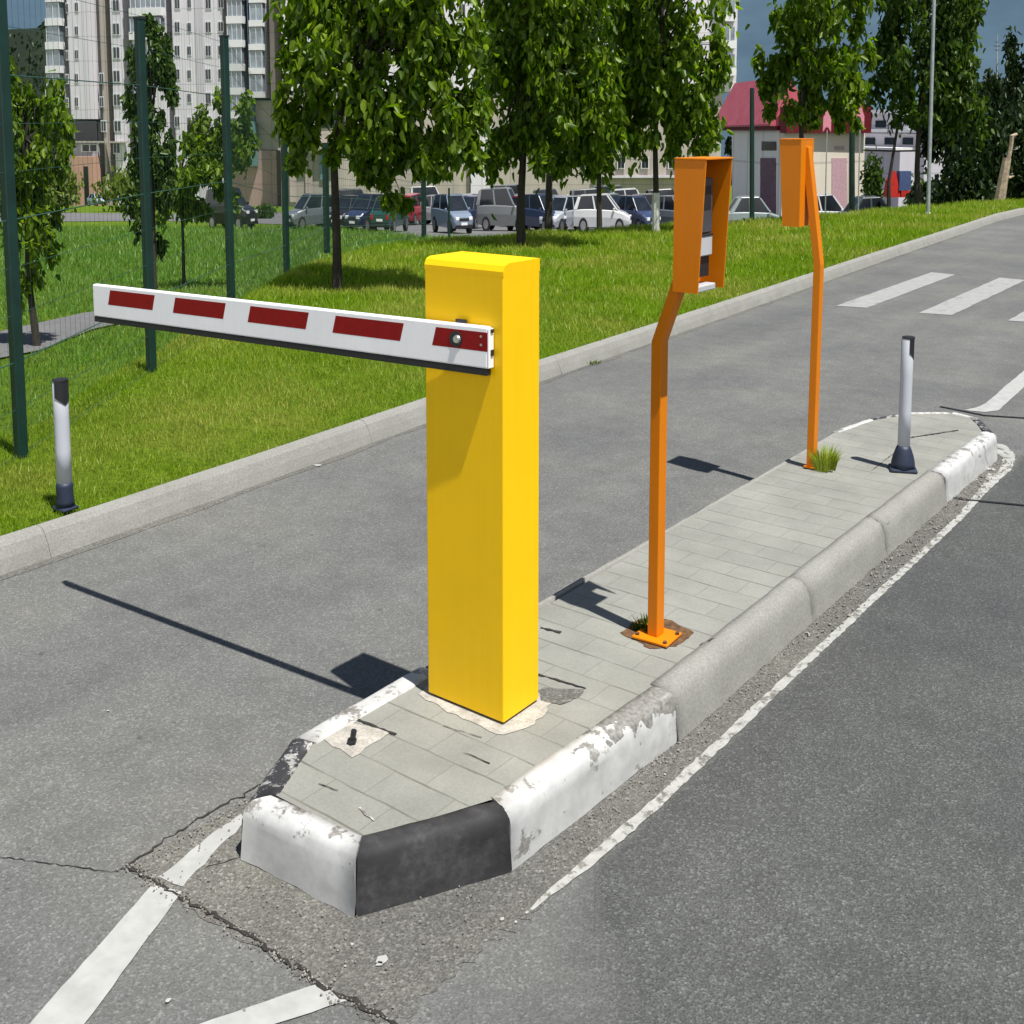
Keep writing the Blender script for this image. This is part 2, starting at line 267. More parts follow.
# ------------------------------------------------------------------ mesh builder
class MB:
    def __init__(s): s.v = []; s.f = []; s.mi = []; s.mats = []
    def slot(s, m):
        if m not in s.mats: s.mats.append(m)
        return s.mats.index(m)
    def add(s, vs, fs, m):
        o = len(s.v); i = s.slot(m); s.v += [tuple(map(float, p)) for p in vs]
        for f in fs: s.f.append(tuple(o+k for k in f)); s.mi.append(i)
        return s
    def box(s, a, b, m, rz=0., c=None):
        x0, y0, z0 = a; x1, y1, z1 = b
        vs = [(x, y, z) for z in (z0, z1) for y in (y0, y1) for x in (x0, x1)]
        if rz:
            cx, cy = c or ((x0+x1)/2, (y0+y1)/2); ca, sa = math.cos(rz), math.sin(rz)
            vs = [(cx+(x-cx)*ca-(y-cy)*sa, cy+(x-cx)*sa+(y-cy)*ca, z) for x, y, z in vs]
        return s.add(vs, [(0, 2, 3, 1), (4, 5, 7, 6), (0, 1, 5, 4), (2, 6, 7, 3), (0, 4, 6, 2), (1, 3, 7, 5)], m)
    def prism(s, poly, d, m):               # polygon of 3D points pushed along d
        k = len(poly); vs = [tuple(p) for p in poly]+[tuple(np.array(p)+np.array(d)) for p in poly]
        fs = [tuple(range(k))[::-1], tuple(range(k, 2*k))]+[(i, (i+1) % k, k+(i+1) % k, k+i) for i in range(k)]
        return s.add(vs, fs, m)
    def tube(s, pts, rs, m, seg=8, cap=True):
        pts = [np.array(p, float) for p in pts]; rings = []
        for i, p in enumerate(pts):
            t = pts[min(i+1, len(pts)-1)]-pts[max(i-1, 0)]; t = t/(np.linalg.norm(t)+1e-9)
            a = np.array([1., 0, 0]) if abs(t[0]) < .8 else np.array([0, 1., 0])
            u = np.cross(t, a); u /= np.linalg.norm(u); w = np.cross(t, u)
            r = rs[i] if isinstance(rs, (list, tuple)) else rs
            rings += [p+r*(math.cos(q)*u+math.sin(q)*w) for q in np.linspace(0, 2*math.pi, seg, endpoint=False)]
        fs = []
        for i in range(len(pts)-1):
            for j in range(seg):
                k = (j+1) % seg; fs.append((i*seg+j, i*seg+k, (i+1)*seg+k, (i+1)*seg+j))
        if cap: fs += [tuple(range(seg))[::-1], tuple((len(pts)-1)*seg+j for j in range(seg))]
        return s.add(rings, fs, m)
    def bar(s, pts, hx, hy, m):             # square section, horizontal cross-section kept level
        vs = []; fs = []
        for p in pts: vs += [(p[0]-hx, p[1]-hy, p[2]), (p[0]+hx, p[1]-hy, p[2]), (p[0]+hx, p[1]+hy, p[2]), (p[0]-hx, p[1]+hy, p[2])]
        for i in range(len(pts)-1):
            for j in range(4): k = (j+1) % 4; fs.append((i*4+j, i*4+k, i*4+4+k, i*4+4+j))
        o = len(pts)*4-4; fs += [(3, 2, 1, 0), (o, o+1, o+2, o+3)]
        return s.add(vs, fs, m)
    def lathe(s, c, prof, m, seg=24):
        vs = [(c[0]+r*math.cos(a), c[1]+r*math.sin(a), c[2]+z) for r, z in prof for a in np.linspace(0, 2*math.pi, seg, endpoint=False)]
        fs = [(i*seg+j, i*seg+(j+1) % seg, (i+1)*seg+(j+1) % seg, (i+1)*seg+j) for i in range(len(prof)-1) for j in range(seg)]
        fs += [tuple(range(seg))[::-1], tuple((len(prof)-1)*seg+j for j in range(seg))]
        return s.add(vs, fs, m)
    def sheet(s, poly, m): return s.add(poly, [tuple(range(len(poly)))], m)
    def build(s, name, parent=None, bevel=0., smooth=False, sub=0, root=None):
        me = bpy.data.meshes.new(name); vs = s.v
        if root is not None:
            mw = Matrix.Translation(root.location) @ root.rotation_euler.to_matrix().to_4x4(); iv = mw.inverted()
            vs = [tuple(iv @ Vector(p)) for p in vs]
        me.from_pydata(vs, [], s.f)
        for m in s.mats: me.materials.append(M[m] if isinstance(m, str) else m)
        me.polygons.foreach_set('material_index', s.mi)
        if smooth: me.polygons.foreach_set('use_smooth', [True]*len(s.f))
        me.update()
        o = bpy.data.objects.new(name, me); COL.objects.link(o)
        if parent: o.parent = parent
        if bevel:
            b = o.modifiers.new('Bevel', 'BEVEL'); b.width = bevel; b.segments = 2; b.limit_method = 'ANGLE'; b.angle_limit = math.radians(35)
        return o
def quadmesh(name, V, F, mats, parent=None, mi=None):          # numpy arrays: V (n,3), F (m,k)
    me = bpy.data.meshes.new(name); k = F.shape[1]
    me.vertices.add(len(V)); me.vertices.foreach_set('co', V.astype(np.float32).ravel())
    me.loops.add(F.size); me.loops.foreach_set('vertex_index', F.astype(np.int32).ravel())
    me.polygons.add(len(F)); me.polygons.foreach_set('loop_start', np.arange(0, F.size, k, dtype=np.int32))
    for m in mats: me.materials.append(M[m])
    if mi is not None: me.polygons.foreach_set('material_index', mi.astype(np.int32))
    me.update(calc_edges=True)
    o = bpy.data.objects.new(name, me); COL.objects.link(o)
    if parent: o.parent = parent
    return o
def tag(o, label, cat, group=None):
    o['label'] = label; o['category'] = cat
    if group: o['group'] = group
    return o
def thing(name, label, cat, loc=(0, 0, 0), rz=0., group=None):
    o = bpy.data.objects.new(name, None); COL.objects.link(o); o.empty_display_size = .1
    o.location = Vector(tuple(map(float, loc))); o.rotation_euler = (0, 0, rz); return tag(o, label, cat, group)
def struct(o, kind='structure'): o['kind'] = kind; return o
def copy_tree(o, parent=None):
    c = o.copy(); COL.objects.link(c)
    if parent: c.parent = parent
    for ch in list(o.children): copy_tree(ch, c)
    return c
# ------------------------------------------------------------------ ground shapes
KY = np.array([-8, 0., 1.8, 2.8, 3.7, 5.25, 8.6, 12., 15.85, 18.5, 20., 21., 22., 23., 24., 30.])
KX = np.array([-3.47, -3.49, -3.52, -3.575, -3.64, -3.755, -3.94, -4.15, -4.36, -4.52, -4.5, -4.25, -3.4, -1., 4., 40.])
def kerbx(y): return np.interp(y, KY, KX)
CPX = np.array([-900., 0., 30., 152., 232., 300., 400., 600., 760., 900., 1024., 1500.])
CDD = np.array([4.6, 5.1, 5.3, 7.0, 9.0, 11.3, 13.8, 15.6, 17.0, 19.6, 22., 26.])
def terrain(X, Y):
    D = X*FW[0]+Y*FW[1]; L = X*RT[0]+Y*RT[1]
    px = CXP+FP*L/np.maximum(D, .3); dc = np.interp(px, CPX, CDD)
    t = np.clip((D-dc*.93)/(dc*.33), 0, 1); t = t*t*(3-2*t)
    lump = .02*np.sin(X*2.3+1.)*np.sin(Y*1.9)+.012*np.sin(X*5.1+Y*3.3)
    s = np.clip((kerbx(Y)-.1-X)/.5, 0, 1)
    hi = .088+lump*s; lo_ = -SLOPE*np.minimum(D, 260.)
    return hi*(1-t)+lo_*t
ys = np.concatenate([np.arange(-8, 0, .5), np.arange(0, 24, .16), np.arange(24, 60, 1.), np.arange(60, 330, 6.)])
ss = np.concatenate([[0], .05*1.055**np.arange(0, 168)]); ss = np.cumsum(ss)*1.0; ss = ss[ss < 420]
YY, SSS = np.meshgrid(ys, ss, indexing='ij'); XX = kerbx(YY)-.075-SSS
ZZ = terrain(XX, YY)
V = np.stack([XX, YY, ZZ], -1).reshape(-1, 3); a, b = YY.shape
I = np.arange(a*b).reshape(a, b)
F = np.stack([I[:-1, :-1], I[1:, :-1], I[1:, 1:], I[:-1, 1:]], -1).reshape(-1, 4)
lawn = struct(quadmesh('lawn', V, F, ['lawn'])); lawn.data.polygons.foreach_set('use_smooth', [True]*len(F))
# wide ground under everything, the road sheet above it
g = MB(); g.sheet([(-3.3, -60, -.03), (160, -60, -.03), (160, 23, -.03), (-3.3, 23, -.03)], 'lawn'); struct(g.build('ground'))
rd = MB(); yk = [y for y in np.arange(-8, 24, .5)]
poly = [(kerbx(y)-.01, y, 0) for y in yk]; vs = []; fs = []
for i, y in enumerate(yk): vs += [(kerbx(y)-.01, y, 0), (9., y, 0)]
for i in range(len(yk)-1): fs.append((2*i, 2*i+1, 2*i+3, 2*i+2))
rd.add(vs, fs, 'road'); struct(rd.build('road'))
# rough resurfaced strip round the island
def wob(a, b, k, amp, z):
    a, b = np.array(a, float), np.array(b, float); out = []
    nrm = np.array([-(b-a)[1], (b-a)[0]]); nrm /= np.linalg.norm(nrm)
    for t in np.linspace(0, 1, k, endpoint=False): p = a+(b-a)*t+nrm*random.uniform(-amp, amp); out.append((p[0], p[1], z))
    return out
pt = wob((-1.89, 1.195), (-1.2, 1.215), 30, .010, .0015)+wob((-1.2, 1.215), (-1.165, 1.6), 26, .018, .0015)+wob((-1.165, 1.6), (-1.15, 5.3), 40, .004, .0015)+wob((-1.15, 5.3), (-1.5, 5.6), 8, .01, .0015)+wob((-1.5, 5.6), (-1.84, 5.), 8, .01, .0015)+wob((-1.86, 5.), (-1.845, 1.6), 30, .004, .0015)+wob((-1.85, 1.6), (-1.89, 1.3), 8, .01, .0015)
p_ = MB(); p_.sheet(pt, 'patch'); struct(p_.build('road_patch'))
# painted markings
def marking(poly, mat, z=.003):
    b = MB(); b.sheet([(p[0], p[1], z) for p in poly], mat); return struct(b.build('road_marking'))
def gp(*pts): return [flat(x, y) for x, y in pts]
def rag(poly, step=.03, amp=.0012):
    out = []
    for i in range(len(poly)):
        a = np.array(poly[i][:2]); b = np.array(poly[(i+1) % len(poly)][:2]); k = max(1, int(np.linalg.norm(b-a)/step))
        for t in range(k): out.append(a+(b-a)*t/k+np.array([random.uniform(-amp, amp), random.uniform(-amp, amp)])*(t > 0))
    return [(p[0], p[1]) for p in out]
ext = lambda p, q, k: (q[0]+(q[0]-p[0])*k, q[1]+(q[1]-p[1])*k)
l1 = gp((152, 886), (182, 893), (84, 1026), (29, 1026)); l1[2] = ext(l1[1], l1[2], 4.); l1[3] = ext(l1[0], l1[3], 4.)
marking(rag(l1), 'line')
marking(rag(gp((159, 878), (183, 888), (210, 858), (246, 822), (241, 815), (200, 845)), .02, .004), 'line')
l2 = gp((322, 984), (347, 1002), (262, 1030), (185, 1030)); l2[2] = ext(l2[1], l2[2], 3.); l2[3] = ext(l2[0], l2[3], 3.)
marking(rag(l2), 'line')
edge = [(-1.172, 1.575), (-1.150, 1.75), (-1.138, 2.), (-1.137, 3.), (-1.130, 4.3), (-1.145, 4.75), (-1.175, 4.95)]
inn = [(x-(.006 if y < 1.6 else .026)-random.uniform(-.004, .008), y) for x, y in edge]
marking(rag(edge+inn[::-1], .02, .0022), 'line_worn', .0025)
marking(rag(gp((964, 410.5), (976, 408), (986, 403.5), (1012, 381), (1046, 352), (1062, 356), (1024, 387.5), (998, 411), (985, 412.5)), .05, .003), 'line')
marking(rag(gp((992, 441), (1006, 446), (1016, 456), (1010, 472), (985, 494), (978, 490), (999, 470), (1003, 458), (990, 448)), .03, .005), 'line_worn')
for k in range(5):
    x0 = -3.41+k*.655
    marking(rag([(x0, 8.86+k*.06), (x0+.24, 8.92+k*.06), (x0+.215, 11.46), (x0-.03, 11.5)], .12, .004), 'crosswalk')
# cracks and tar seams: narrow ragged strips
def strip(name, pts, w, mat, z, jit=0.):
    P = [np.array(p[:2], float) for p in pts]; Q = []
    for i in range(len(P)-1):
        k = max(2, int(np.linalg.norm(P[i+1]-P[i])/.012))
        for t in range(k): Q.append(P[i]+(P[i+1]-P[i])*t/k+np.array([random.gauss(0, jit), random.gauss(0, jit)]))
    Q.append(P[-1]); vs = []; fs = []
    for i, q in enumerate(Q):
        d = Q[min(i+1, len(Q)-1)]-Q[max(i-1, 0)]; d = np.array([-d[1], d[0]])/(np.linalg.norm(d)+1e-9)
        ww = w*(random.uniform(.25, 1.2) if jit else 1.)/2
        vs += [(q[0]+d[0]*ww, q[1]+d[1]*ww, z), (q[0]-d[0]*ww, q[1]-d[1]*ww, z)]
    fs = [(2*i, 2*i+1, 2*i+3, 2*i+2) for i in range(len(Q)-1)]
    b = MB(); b.add(vs, fs, mat); return struct(b.build(name))
c0 = flat(0, 857); c1 = flat(112, 873); c2 = flat(128, 866); c3 = flat(165, 890); c4 = flat(250, 938); c5 = flat(310, 980); c6 = flat(392, 1026)
strip('road_crack', [ext(c1, c0, 3.), c0, c1, c2], .003, 'dark_gap', .0022, .0015)
strip('road_crack', [c2, c3, c4, c5, c6, (-1.05, 1.235)], .010, 'dark_gap', .0042, .004)
strip('road_crack', [c2, flat(170, 838), flat(222, 806), flat(268, 782)], .006, 'dark_gap', .0024, .004)
strip('road_crack', [flat(205, 868), flat(242, 858)], .004, 'dark_gap', .0024, .002)
strip('tar_seam', [flat(948, 497.5), flat(962, 500), flat(1024, 506), flat(1100, 514)], .016, 'tar', .0042, .0)
strip('tar_seam', [flat(940, 407), flat(985, 416), flat(1024, 418.5), flat(1100, 421)], .02, 'tar', .0042, .0)
# loose stones and paint flakes
peb = MB(); PV = []; PF = []
tet = np.array([(1, 1, 1), (-1, -1, 1), (-1, 1, -1), (1, -1, -1), (0, 0, 1.3)])
def stones(num, fx, smin, smax, tgt):
    for _ in range(num):
        x, y = fx(); r = random.uniform(smin, smax)*random.uniform(.6, 1.)
        a = RNG.normal(size=(3, 3)); q, _r = np.linalg.qr(a)
        o = np.array([(1, 0, 0), (-1, 0, 0), (0, 1, 0), (0, -1, 0), (0, 0, 1), (0, 0, -1)])*RNG.uniform(.6, 1.1, (6, 1))
        vs = (o @ q)*r+np.array([x, y, .004+r*.4])
        tgt.add(vs, [(0, 2, 4), (2, 1, 4), (1, 3, 4), (3, 0, 4), (2, 0, 5), (1, 2, 5), (3, 1, 5), (0, 3, 5)], 'pebble')
def near_kerb():
    y = random.uniform(1.7, 5.); return -1.243+abs(random.gauss(0, .022)) if random.random() < .6 else random.uniform(-1.24, -1.17), y
stones(1100, near_kerb, .0015, .0045, peb)
stones(260, lambda: (random.uniform(-1.235, -1.15), random.uniform(3., 5.2)), .003, .008, peb)
stones(500, lambda: (random.uniform(-1.88, -1.2), random.uniform(1.2, 1.62)) if random.random() < .5 else (-1.87+random.gauss(0, .02), random.uniform(1.25, 1.75)), .0015, .0045, peb)
stones(140, lambda: (random.uniform(-3.5, 0.2), random.uniform(.9, 4.5)), .001, .0035, peb)
def on_crack():
    t = random.random(); i = min(3, int(t*4)); q = [c2, c3, c4, c5, c6]; u = t*4-i; p = q[i]+(q[i+1]-q[i])*u; return p[0]+random.gauss(0, .012), p[1]+random.gauss(0, .012)
stones(260, on_crack, .0015, .0045, peb)
struct(peb.build('gravel'), 'stuff')
fl = MB()
for x, y, r in [(383, 962, 8), (379, 966, 4), (345, 968, 2), (352, 946, 3), (502, 921, 3), (516, 924, 2), (665, 776, 2), (168, 1003, 4), (108, 712, 2), (990, 470, 5), (972, 480, 6), (962, 488, 4), (308, 442, 3), (318, 466, 5)]:
    p = flat(x, y); q = r/(FP/(p@FW)); k = random.randint(5, 7); off = random.random()
    fl.add([(p[0]+q*random.uniform(.5, 1.2)*math.cos(6.283*i/k+off), p[1]+q*random.uniform(.5, 1.2)*math.sin(6.283*i/k+off), .0045) for i in range(k)], [tuple(range(k))], 'line')
struct(fl.build('paint_flakes'), 'stuff')
# ------------------------------------------------------------------ kerb of the lawn, stone by stone in one long run
kb = MB(); prof = [(0.004, 0.), (-.012, .045), (-.030, .082), (-.046, .098), (-.075, .102), (-.078, .05)]
y = -6.; L_ = .93
def kerbrun(y0, y1, m='concrete'):
    st = np.linspace(y0+.0010, y1-.0010, 6); vs = []
    for yy in st:
        dx = (kerbx(yy+.05)-kerbx(yy-.05))/.1; nx, ny = 1/math.hypot(1, dx), -dx/math.hypot(1, dx)
        for o, z in prof: vs.append((kerbx(yy)+o*nx+random.gauss(0, .0006), yy+o*ny, z+random.gauss(0, .0006)))
    k = len(prof); fs = [(i*k+j, i*k+j+1, (i+1)*k+j+1, (i+1)*k+j) for i in range(5) for j in range(k-1)]
    fs += [tuple(range(k)), tuple(5*k+j for j in range(k))[::-1]]
    kb.add(vs, fs, m)
cuts = [-6., -4., -2., 0.1, 1.98, 3.66, 5.40, 6.12, 7., 7.9, 8.8, 9.8, 10.8, 11.8, 12.8, 13.9, 15., 16.1, 17.2, 18.2, 19.1, 20., 20.7, 21.3, 21.9, 22.4, 22.8, 23.2]
for a_, b_ in zip(cuts[:-1], cuts[1:]): kerbrun(a_, b_)
# joint backing so that gaps read dark instead of empty
vs = []; fs = []
for i, yy in enumerate(np.arange(-6, 23, .25)): vs += [(kerbx(yy)-.014, yy, 0), (kerbx(yy)-.044, yy, .084), (kerbx(yy)-.07, yy, .094)]
for i in range(len(vs)//3-1): fs += [(3*i, 3*i+3, 3*i+4, 3*i+1), (3*i+1, 3*i+4, 3*i+5, 3*i+2)]
kb.add(vs, fs, 'dark_gap')
struct(kb.build('kerb', smooth=False))
# silt along the gutter
sv = [(kerbx(y)+.006, y) for y in np.arange(0, 16, .2)]; sw = [(x+random.uniform(.02, .06), y) for x, y in sv]
b = MB(); vs = [(p[0], p[1], .0015) for pr in zip(sv, sw) for p in pr]; b.add(vs, [(2*i, 2*i+1, 2*i+3, 2*i+2) for i in range(len(sv)-1)], 'patch'); struct(b.build('gutter'))
# ------------------------------------------------------------------ traffic island
IZ = .125
isl = bpy.data.objects.new('traffic_island', None); COL.objects.link(isl); isl.location = (-1.55, 3.2, 0); struct(isl)
OUT = [(-1.840, 1.575), (-1.728, 1.352), (-1.424, 1.374), (-1.272, 1.655), (-1.240, 2.272), (-1.243, 3.1), (-1.241, 3.75), (-1.234, 4.42), (-1.226, 5.16), (-1.36, 5.40), (-1.50, 5.45), (-1.68, 5.30), (-1.79, 5.06), (-1.84, 4.75), (-1.84, 4.3), (-1.84, 2.0)]
KIND = ['kerb_black_worn', 'kerb_white', 'kerb_black', 'kerb_white_top_bare', 'concrete', 'concrete', 'concrete', 'kerb_white', 'kerb_black_worn', 'kerb_white', 'kerb_white', 'kerb_black_worn', 'kerb_white', 'concrete', 'concrete', 'kerb_white']
KW = [.064, .05, .05, .066, .072, .072, .072, .066, .05, .045, .045, .045, .045, .045, .045, .072]
nO = len(OUT); O2 = [np.array(p) for p in OUT]
def inward(i):
    a, b, c = O2[i-1], O2[i], O2[(i+1) % nO]
    d1 = (b-a)/np.linalg.norm(b-a); d2 = (c-b)/np.linalg.norm(c-b)
    n1 = np.array([-d1[1], d1[0]]); n2 = np.array([-d2[1], d2[0]]); m = n1+n2; m /= np.linalg.norm(m); return m/max(.45, m @ n1)
INW = [inward(i) for i in range(nO)]
area = sum(O2[i][0]*O2[(i+1) % nO][1]-O2[(i+1) % nO][0]*O2[i][1] for i in range(nO))
if area < 0: INW = [-q for q in INW]
LBL = {'kerb_black_worn': 'kerb stone in flaking black paint', 'kerb_black': 'kerb stone painted solid black', 'kerb_white': 'white painted kerb stone', 'kerb_white_top_bare': 'kerb stone with ragged white paint', 'concrete': 'bare concrete kerb stone'}
RNG2 = np.random.default_rng(3)
def rsec(w): return [(-.010, .002), (-.004, .03), (.003, .078), (.010, .100), (.020, .115), (.032, .1225), (w*.72, IZ+.0005), (w, IZ), (w, .07)]
def csec(w): return [(-.004, .002), (-.002, .03), (0., .085), (.0008, .095), (.0045, .109), (.0105, .118), (.018, .1228), (.026, .1246), (w*.72, IZ+.0005), (w, IZ), (w, .07)]
for i in range(nO):
    j = (i+1) % nO; A, B = O2[i], O2[j]; ln = np.linalg.norm(B-A); k = max(3, int(ln/.05)); pr = (rsec if KIND[i] == 'concrete' else csec)(KW[i]); g0 = (.0004 if KIND[i] == 'concrete' else .0012)/ln
    b = MB(); vs = []
    for q in range(k+1):
        t = g0+(1-2*g0)*q/k; p = A+(B-A)*t; m = INW[i]*(1-t)+INW[j]*t
        for o, z in pr:
            jit = RNG2.normal(0, .0011, 3)
            vs.append((p[0]+m[0]*o+jit[0], p[1]+m[1]*o+jit[1], max(0, z+jit[2]*(.6 if z > .1 else 1))))
    kk = len(pr); fs = [(q*kk+r, q*kk+r+1, (q+1)*kk+r+1, (q+1)*kk+r) for q in range(k) for r in range(kk-1)]
    fs += [tuple(range(kk)), tuple(k*kk+r for r in range(kk))[::-1]]
    b.add(vs, fs, KIND[i]); o_ = b.build('kerb_stone', isl, root=isl, smooth=False); o_['label'] = LBL[KIND[i]]
    o_.data.polygons.foreach_set('use_smooth', [True]*(len(fs)-2)+[False]*2)
# paving inside the kerbs, with a fine grid so that it sags a little here and there
pv = MB(); inner = [O2[i]+INW[i]*(max(KW[i], KW[i-1])-.006) for i in range(nO)]
pv.sheet([(p[0], p[1], IZ-.003) for p in inner], 'pavers')
pv.build('paving', isl, root=isl)
# dark core closing the joints
cz = MB(); cr_ = [O2[i]+INW[i]*.012 for i in range(nO)]
cz.prism([(p[0], p[1], 0.001) for p in cr_], (0, 0, .098), 'dark_gap'); cz.build('core', isl, root=isl)
# mortar bed of the cabinet, broken pavers and slots
def pad(poly, mat, z, name, h=0.):
    b = MB(); b.sheet([(p[0], p[1], z) for p in poly], mat); return b.build(name, isl, root=isl)
pad(rag([(-1.735, 1.893), (-1.70, 1.882), (-1.50, 1.868), (-1.46, 1.875), (-1.437, 1.93), (-1.435, 1.99), (-1.455, 2.06), (-1.52, 2.075), (-1.72, 2.07), (-1.745, 2.0)], .02, .006), 'mortar', IZ-.0014, 'mortar_bed')
pad(rag([flat(544, 687, IZ), flat(584, 689, IZ), flat(578, 697, IZ), flat(560, 704, IZ), flat(541, 700, IZ), flat(538, 690, IZ)], .012, .003), 'gravel_bed', IZ-.001, 'broken_paver')
def slit(a, b_, w, wd='dark_gap', z=IZ-.0004):
    o = strip('paver_gap', [flat(*a, IZ), flat(*b_, IZ)], w, wd, z, .001); del o['kind']; o.parent = isl
    o.data.transform(Matrix.Translation(-isl.location)); return o
slit((538, 674), (586, 688), .008); slit((540, 627), (561, 632), .012); slit((358, 719), (396, 734), .009)
slit((318, 783), (338, 790), .003); slit((443, 725), (482, 737), .002); slit((464, 752), (490, 763), .003)
slit((905, 438), (958, 430), .012); slit((872, 470), (895, 452), .003); slit((700, 645), (720, 636), .010)
slit((360, 807), (374, 820), .007, 'kerb_white')
pad(rag([flat(318, 735, IZ), flat(350, 722, IZ), flat(392, 731, IZ), flat(352, 757, IZ)], .02, .004), 'mortar', IZ-.0014, 'mortar_bed')
ab = thing('anchor_bolt', 'short black anchor bolt sticking out of the mortar near the island nose', 'bolt', flat(352, 743, IZ))
b = MB(); q = flat(352, 743, IZ); b.tube([q, q+np.array([.004, .003, .03])], .0065, 'black', 8); b.build('shaft', ab, root=ab)
b = MB(); b.lathe(q+np.array([0, 0, .003]), [(.011, 0), (.011, .006)], 'black', 6); b.build('nut', ab, root=ab)
# ------------------------------------------------------------------ barrier
bar = thing('boom_barrier', 'yellow boom barrier with a lowered red and white arm on the island', 'barrier', (-1.6, 1.97, IZ))
CX0, CX1, CY0, CY1, CZ1 = -1.7145, -1.4835, 1.905, 2.041, 1.188
b = MB(); b.box((CX0, CY0, IZ+.004), (CX1, CY1, CZ1-.024), 'yellow'); cab = b.build('cabinet', bar, .003, root=bar)
b = MB(); lid = [(CX0, CY1, CZ1-.0294), (CX0, CY1, CZ1), (CX0, CY0+.02, CZ1), (CX0, CY0+.006, CZ1-.005), (CX0, CY0-.0001, CZ1-.018), (CX0, CY0-.0001, CZ1-.0294)]
b.prism(lid, (CX1-CX0+.0001, 0, 0), 'yellow'); b.build('top_cover', bar, 0., root=bar)
b = MB(); b.box((CX0+.006, CY0+.006, IZ), (CX1-.006, CY1-.006, IZ+.004), 'rubber'); b.build('base_gasket', bar, root=bar)
# arm: frame along (right end -> left end)
A0 = np.array([-1.511, 1.8945]); A1 = np.array([-2.915, 1.812]); zr, zl_ = 1.048, 1.031
ax = (A1-A0)/np.linalg.norm(A1-A0); an = np.array([ax[1], -ax[0]]); an = an if an[1] < 0 else -an; LEN = np.linalg.norm(A1-A0)
def arm(t, o, h):                            # t along from the right end, o out to the front, h down from the top edge
    p = A0+ax*t+an*o; return (p[0], p[1], zr+(zl_-zr)*t/LEN-h)
def armbox(b, t0, t1, o0, o1, h0, h1, m, sk=0., sk1=None):
    sk1 = sk if sk1 is None else sk1
    vs = [arm(t0+(sk if h == h1 else 0), o, h) for h in (h1, h0) for o in (o0, o1)]+[arm(t1+(sk1 if h == h1 else 0), o, h) for h in (h1, h0) for o in (o0, o1)]
    b.add(vs, [(0, 1, 3, 2), (4, 6, 7, 5), (0, 4, 5, 1), (2, 3, 7, 6), (0, 2, 6, 4), (1, 5, 7, 3)], m)
BH = .094
b = MB(); armbox(b, 0, LEN, -.006, .012, 0, BH, 'boom_white'); boom = b.build('boom', bar, .004, root=bar)
b = MB(); armbox(b, .002, LEN-.002, -.005, .011, BH+.0005, BH+.0160, 'rubber'); b.build('rubber_edge', boom, .002, root=bar)
ra = (A0[0], A0[1]); 
def arm_t(px):                               # arm distance under a picture column
    lo_, hi_ = 0., LEN
    for _ in range(40):
        m_ = (lo_+hi_)/2; p = np.array(arm(m_, .012, .03))-EYE; x = CXP+FL*(p@RT)/(p@CF)
        if x > px: lo_ = m_
        else: hi_ = m_
    return lo_
b = MB()
for x0, x1 in ((489, 434), (404, 334), (309, 249), (226, 174), (155, 109)):
    t0, t1 = arm_t(x0), arm_t(x1); armbox(b, t0, t1-.006, 0.01205, .0122, .012, .055, 'red_tape', 0. if x0 == 489 else .012, .012)
b.build('reflective_stripe', boom, root=bar)
tb = arm_t(456); 
def disc(t, h, r0, r1, o0, o1, m, seg=20):
    b = MB(); c0_ = np.array(arm(t, o0, h)); c1_ = np.array(arm(t, o1, h)); b.tube([c0_, c1_], [r0, r1], m, seg); return b
disc(tb, .034, .018, .018, .0123, .0138, 'black').build('pivot_washer', boom, root=bar)
disc(tb-.004, .034, .010, .008, .0139, .0185, 'steel', 12).build('pivot_bolt', boom, root=bar)
b = MB(); armbox(b, tb-.016, tb+.016, -.0095, -.0062, -.008, .075, 'black'); b.build('arm_bracket', boom, .004, root=bar)
for hh in (.022, .041): disc(arm_t(481), hh, .003, .003, .0123, .0130, 'steel', 8).build('screw', boom, root=bar)
b = MB(); armbox(b, -.0026, -.0002, -.008, .0115, .004, .092, 'boom_white'); armbox(b, -.005, -.0027, -.006, .004, .006, .014, 'black'); armbox(b, -.005, -.0027, -.006, .004, .052, .066, 'black'); b.build('end_cap', boom, root=bar)
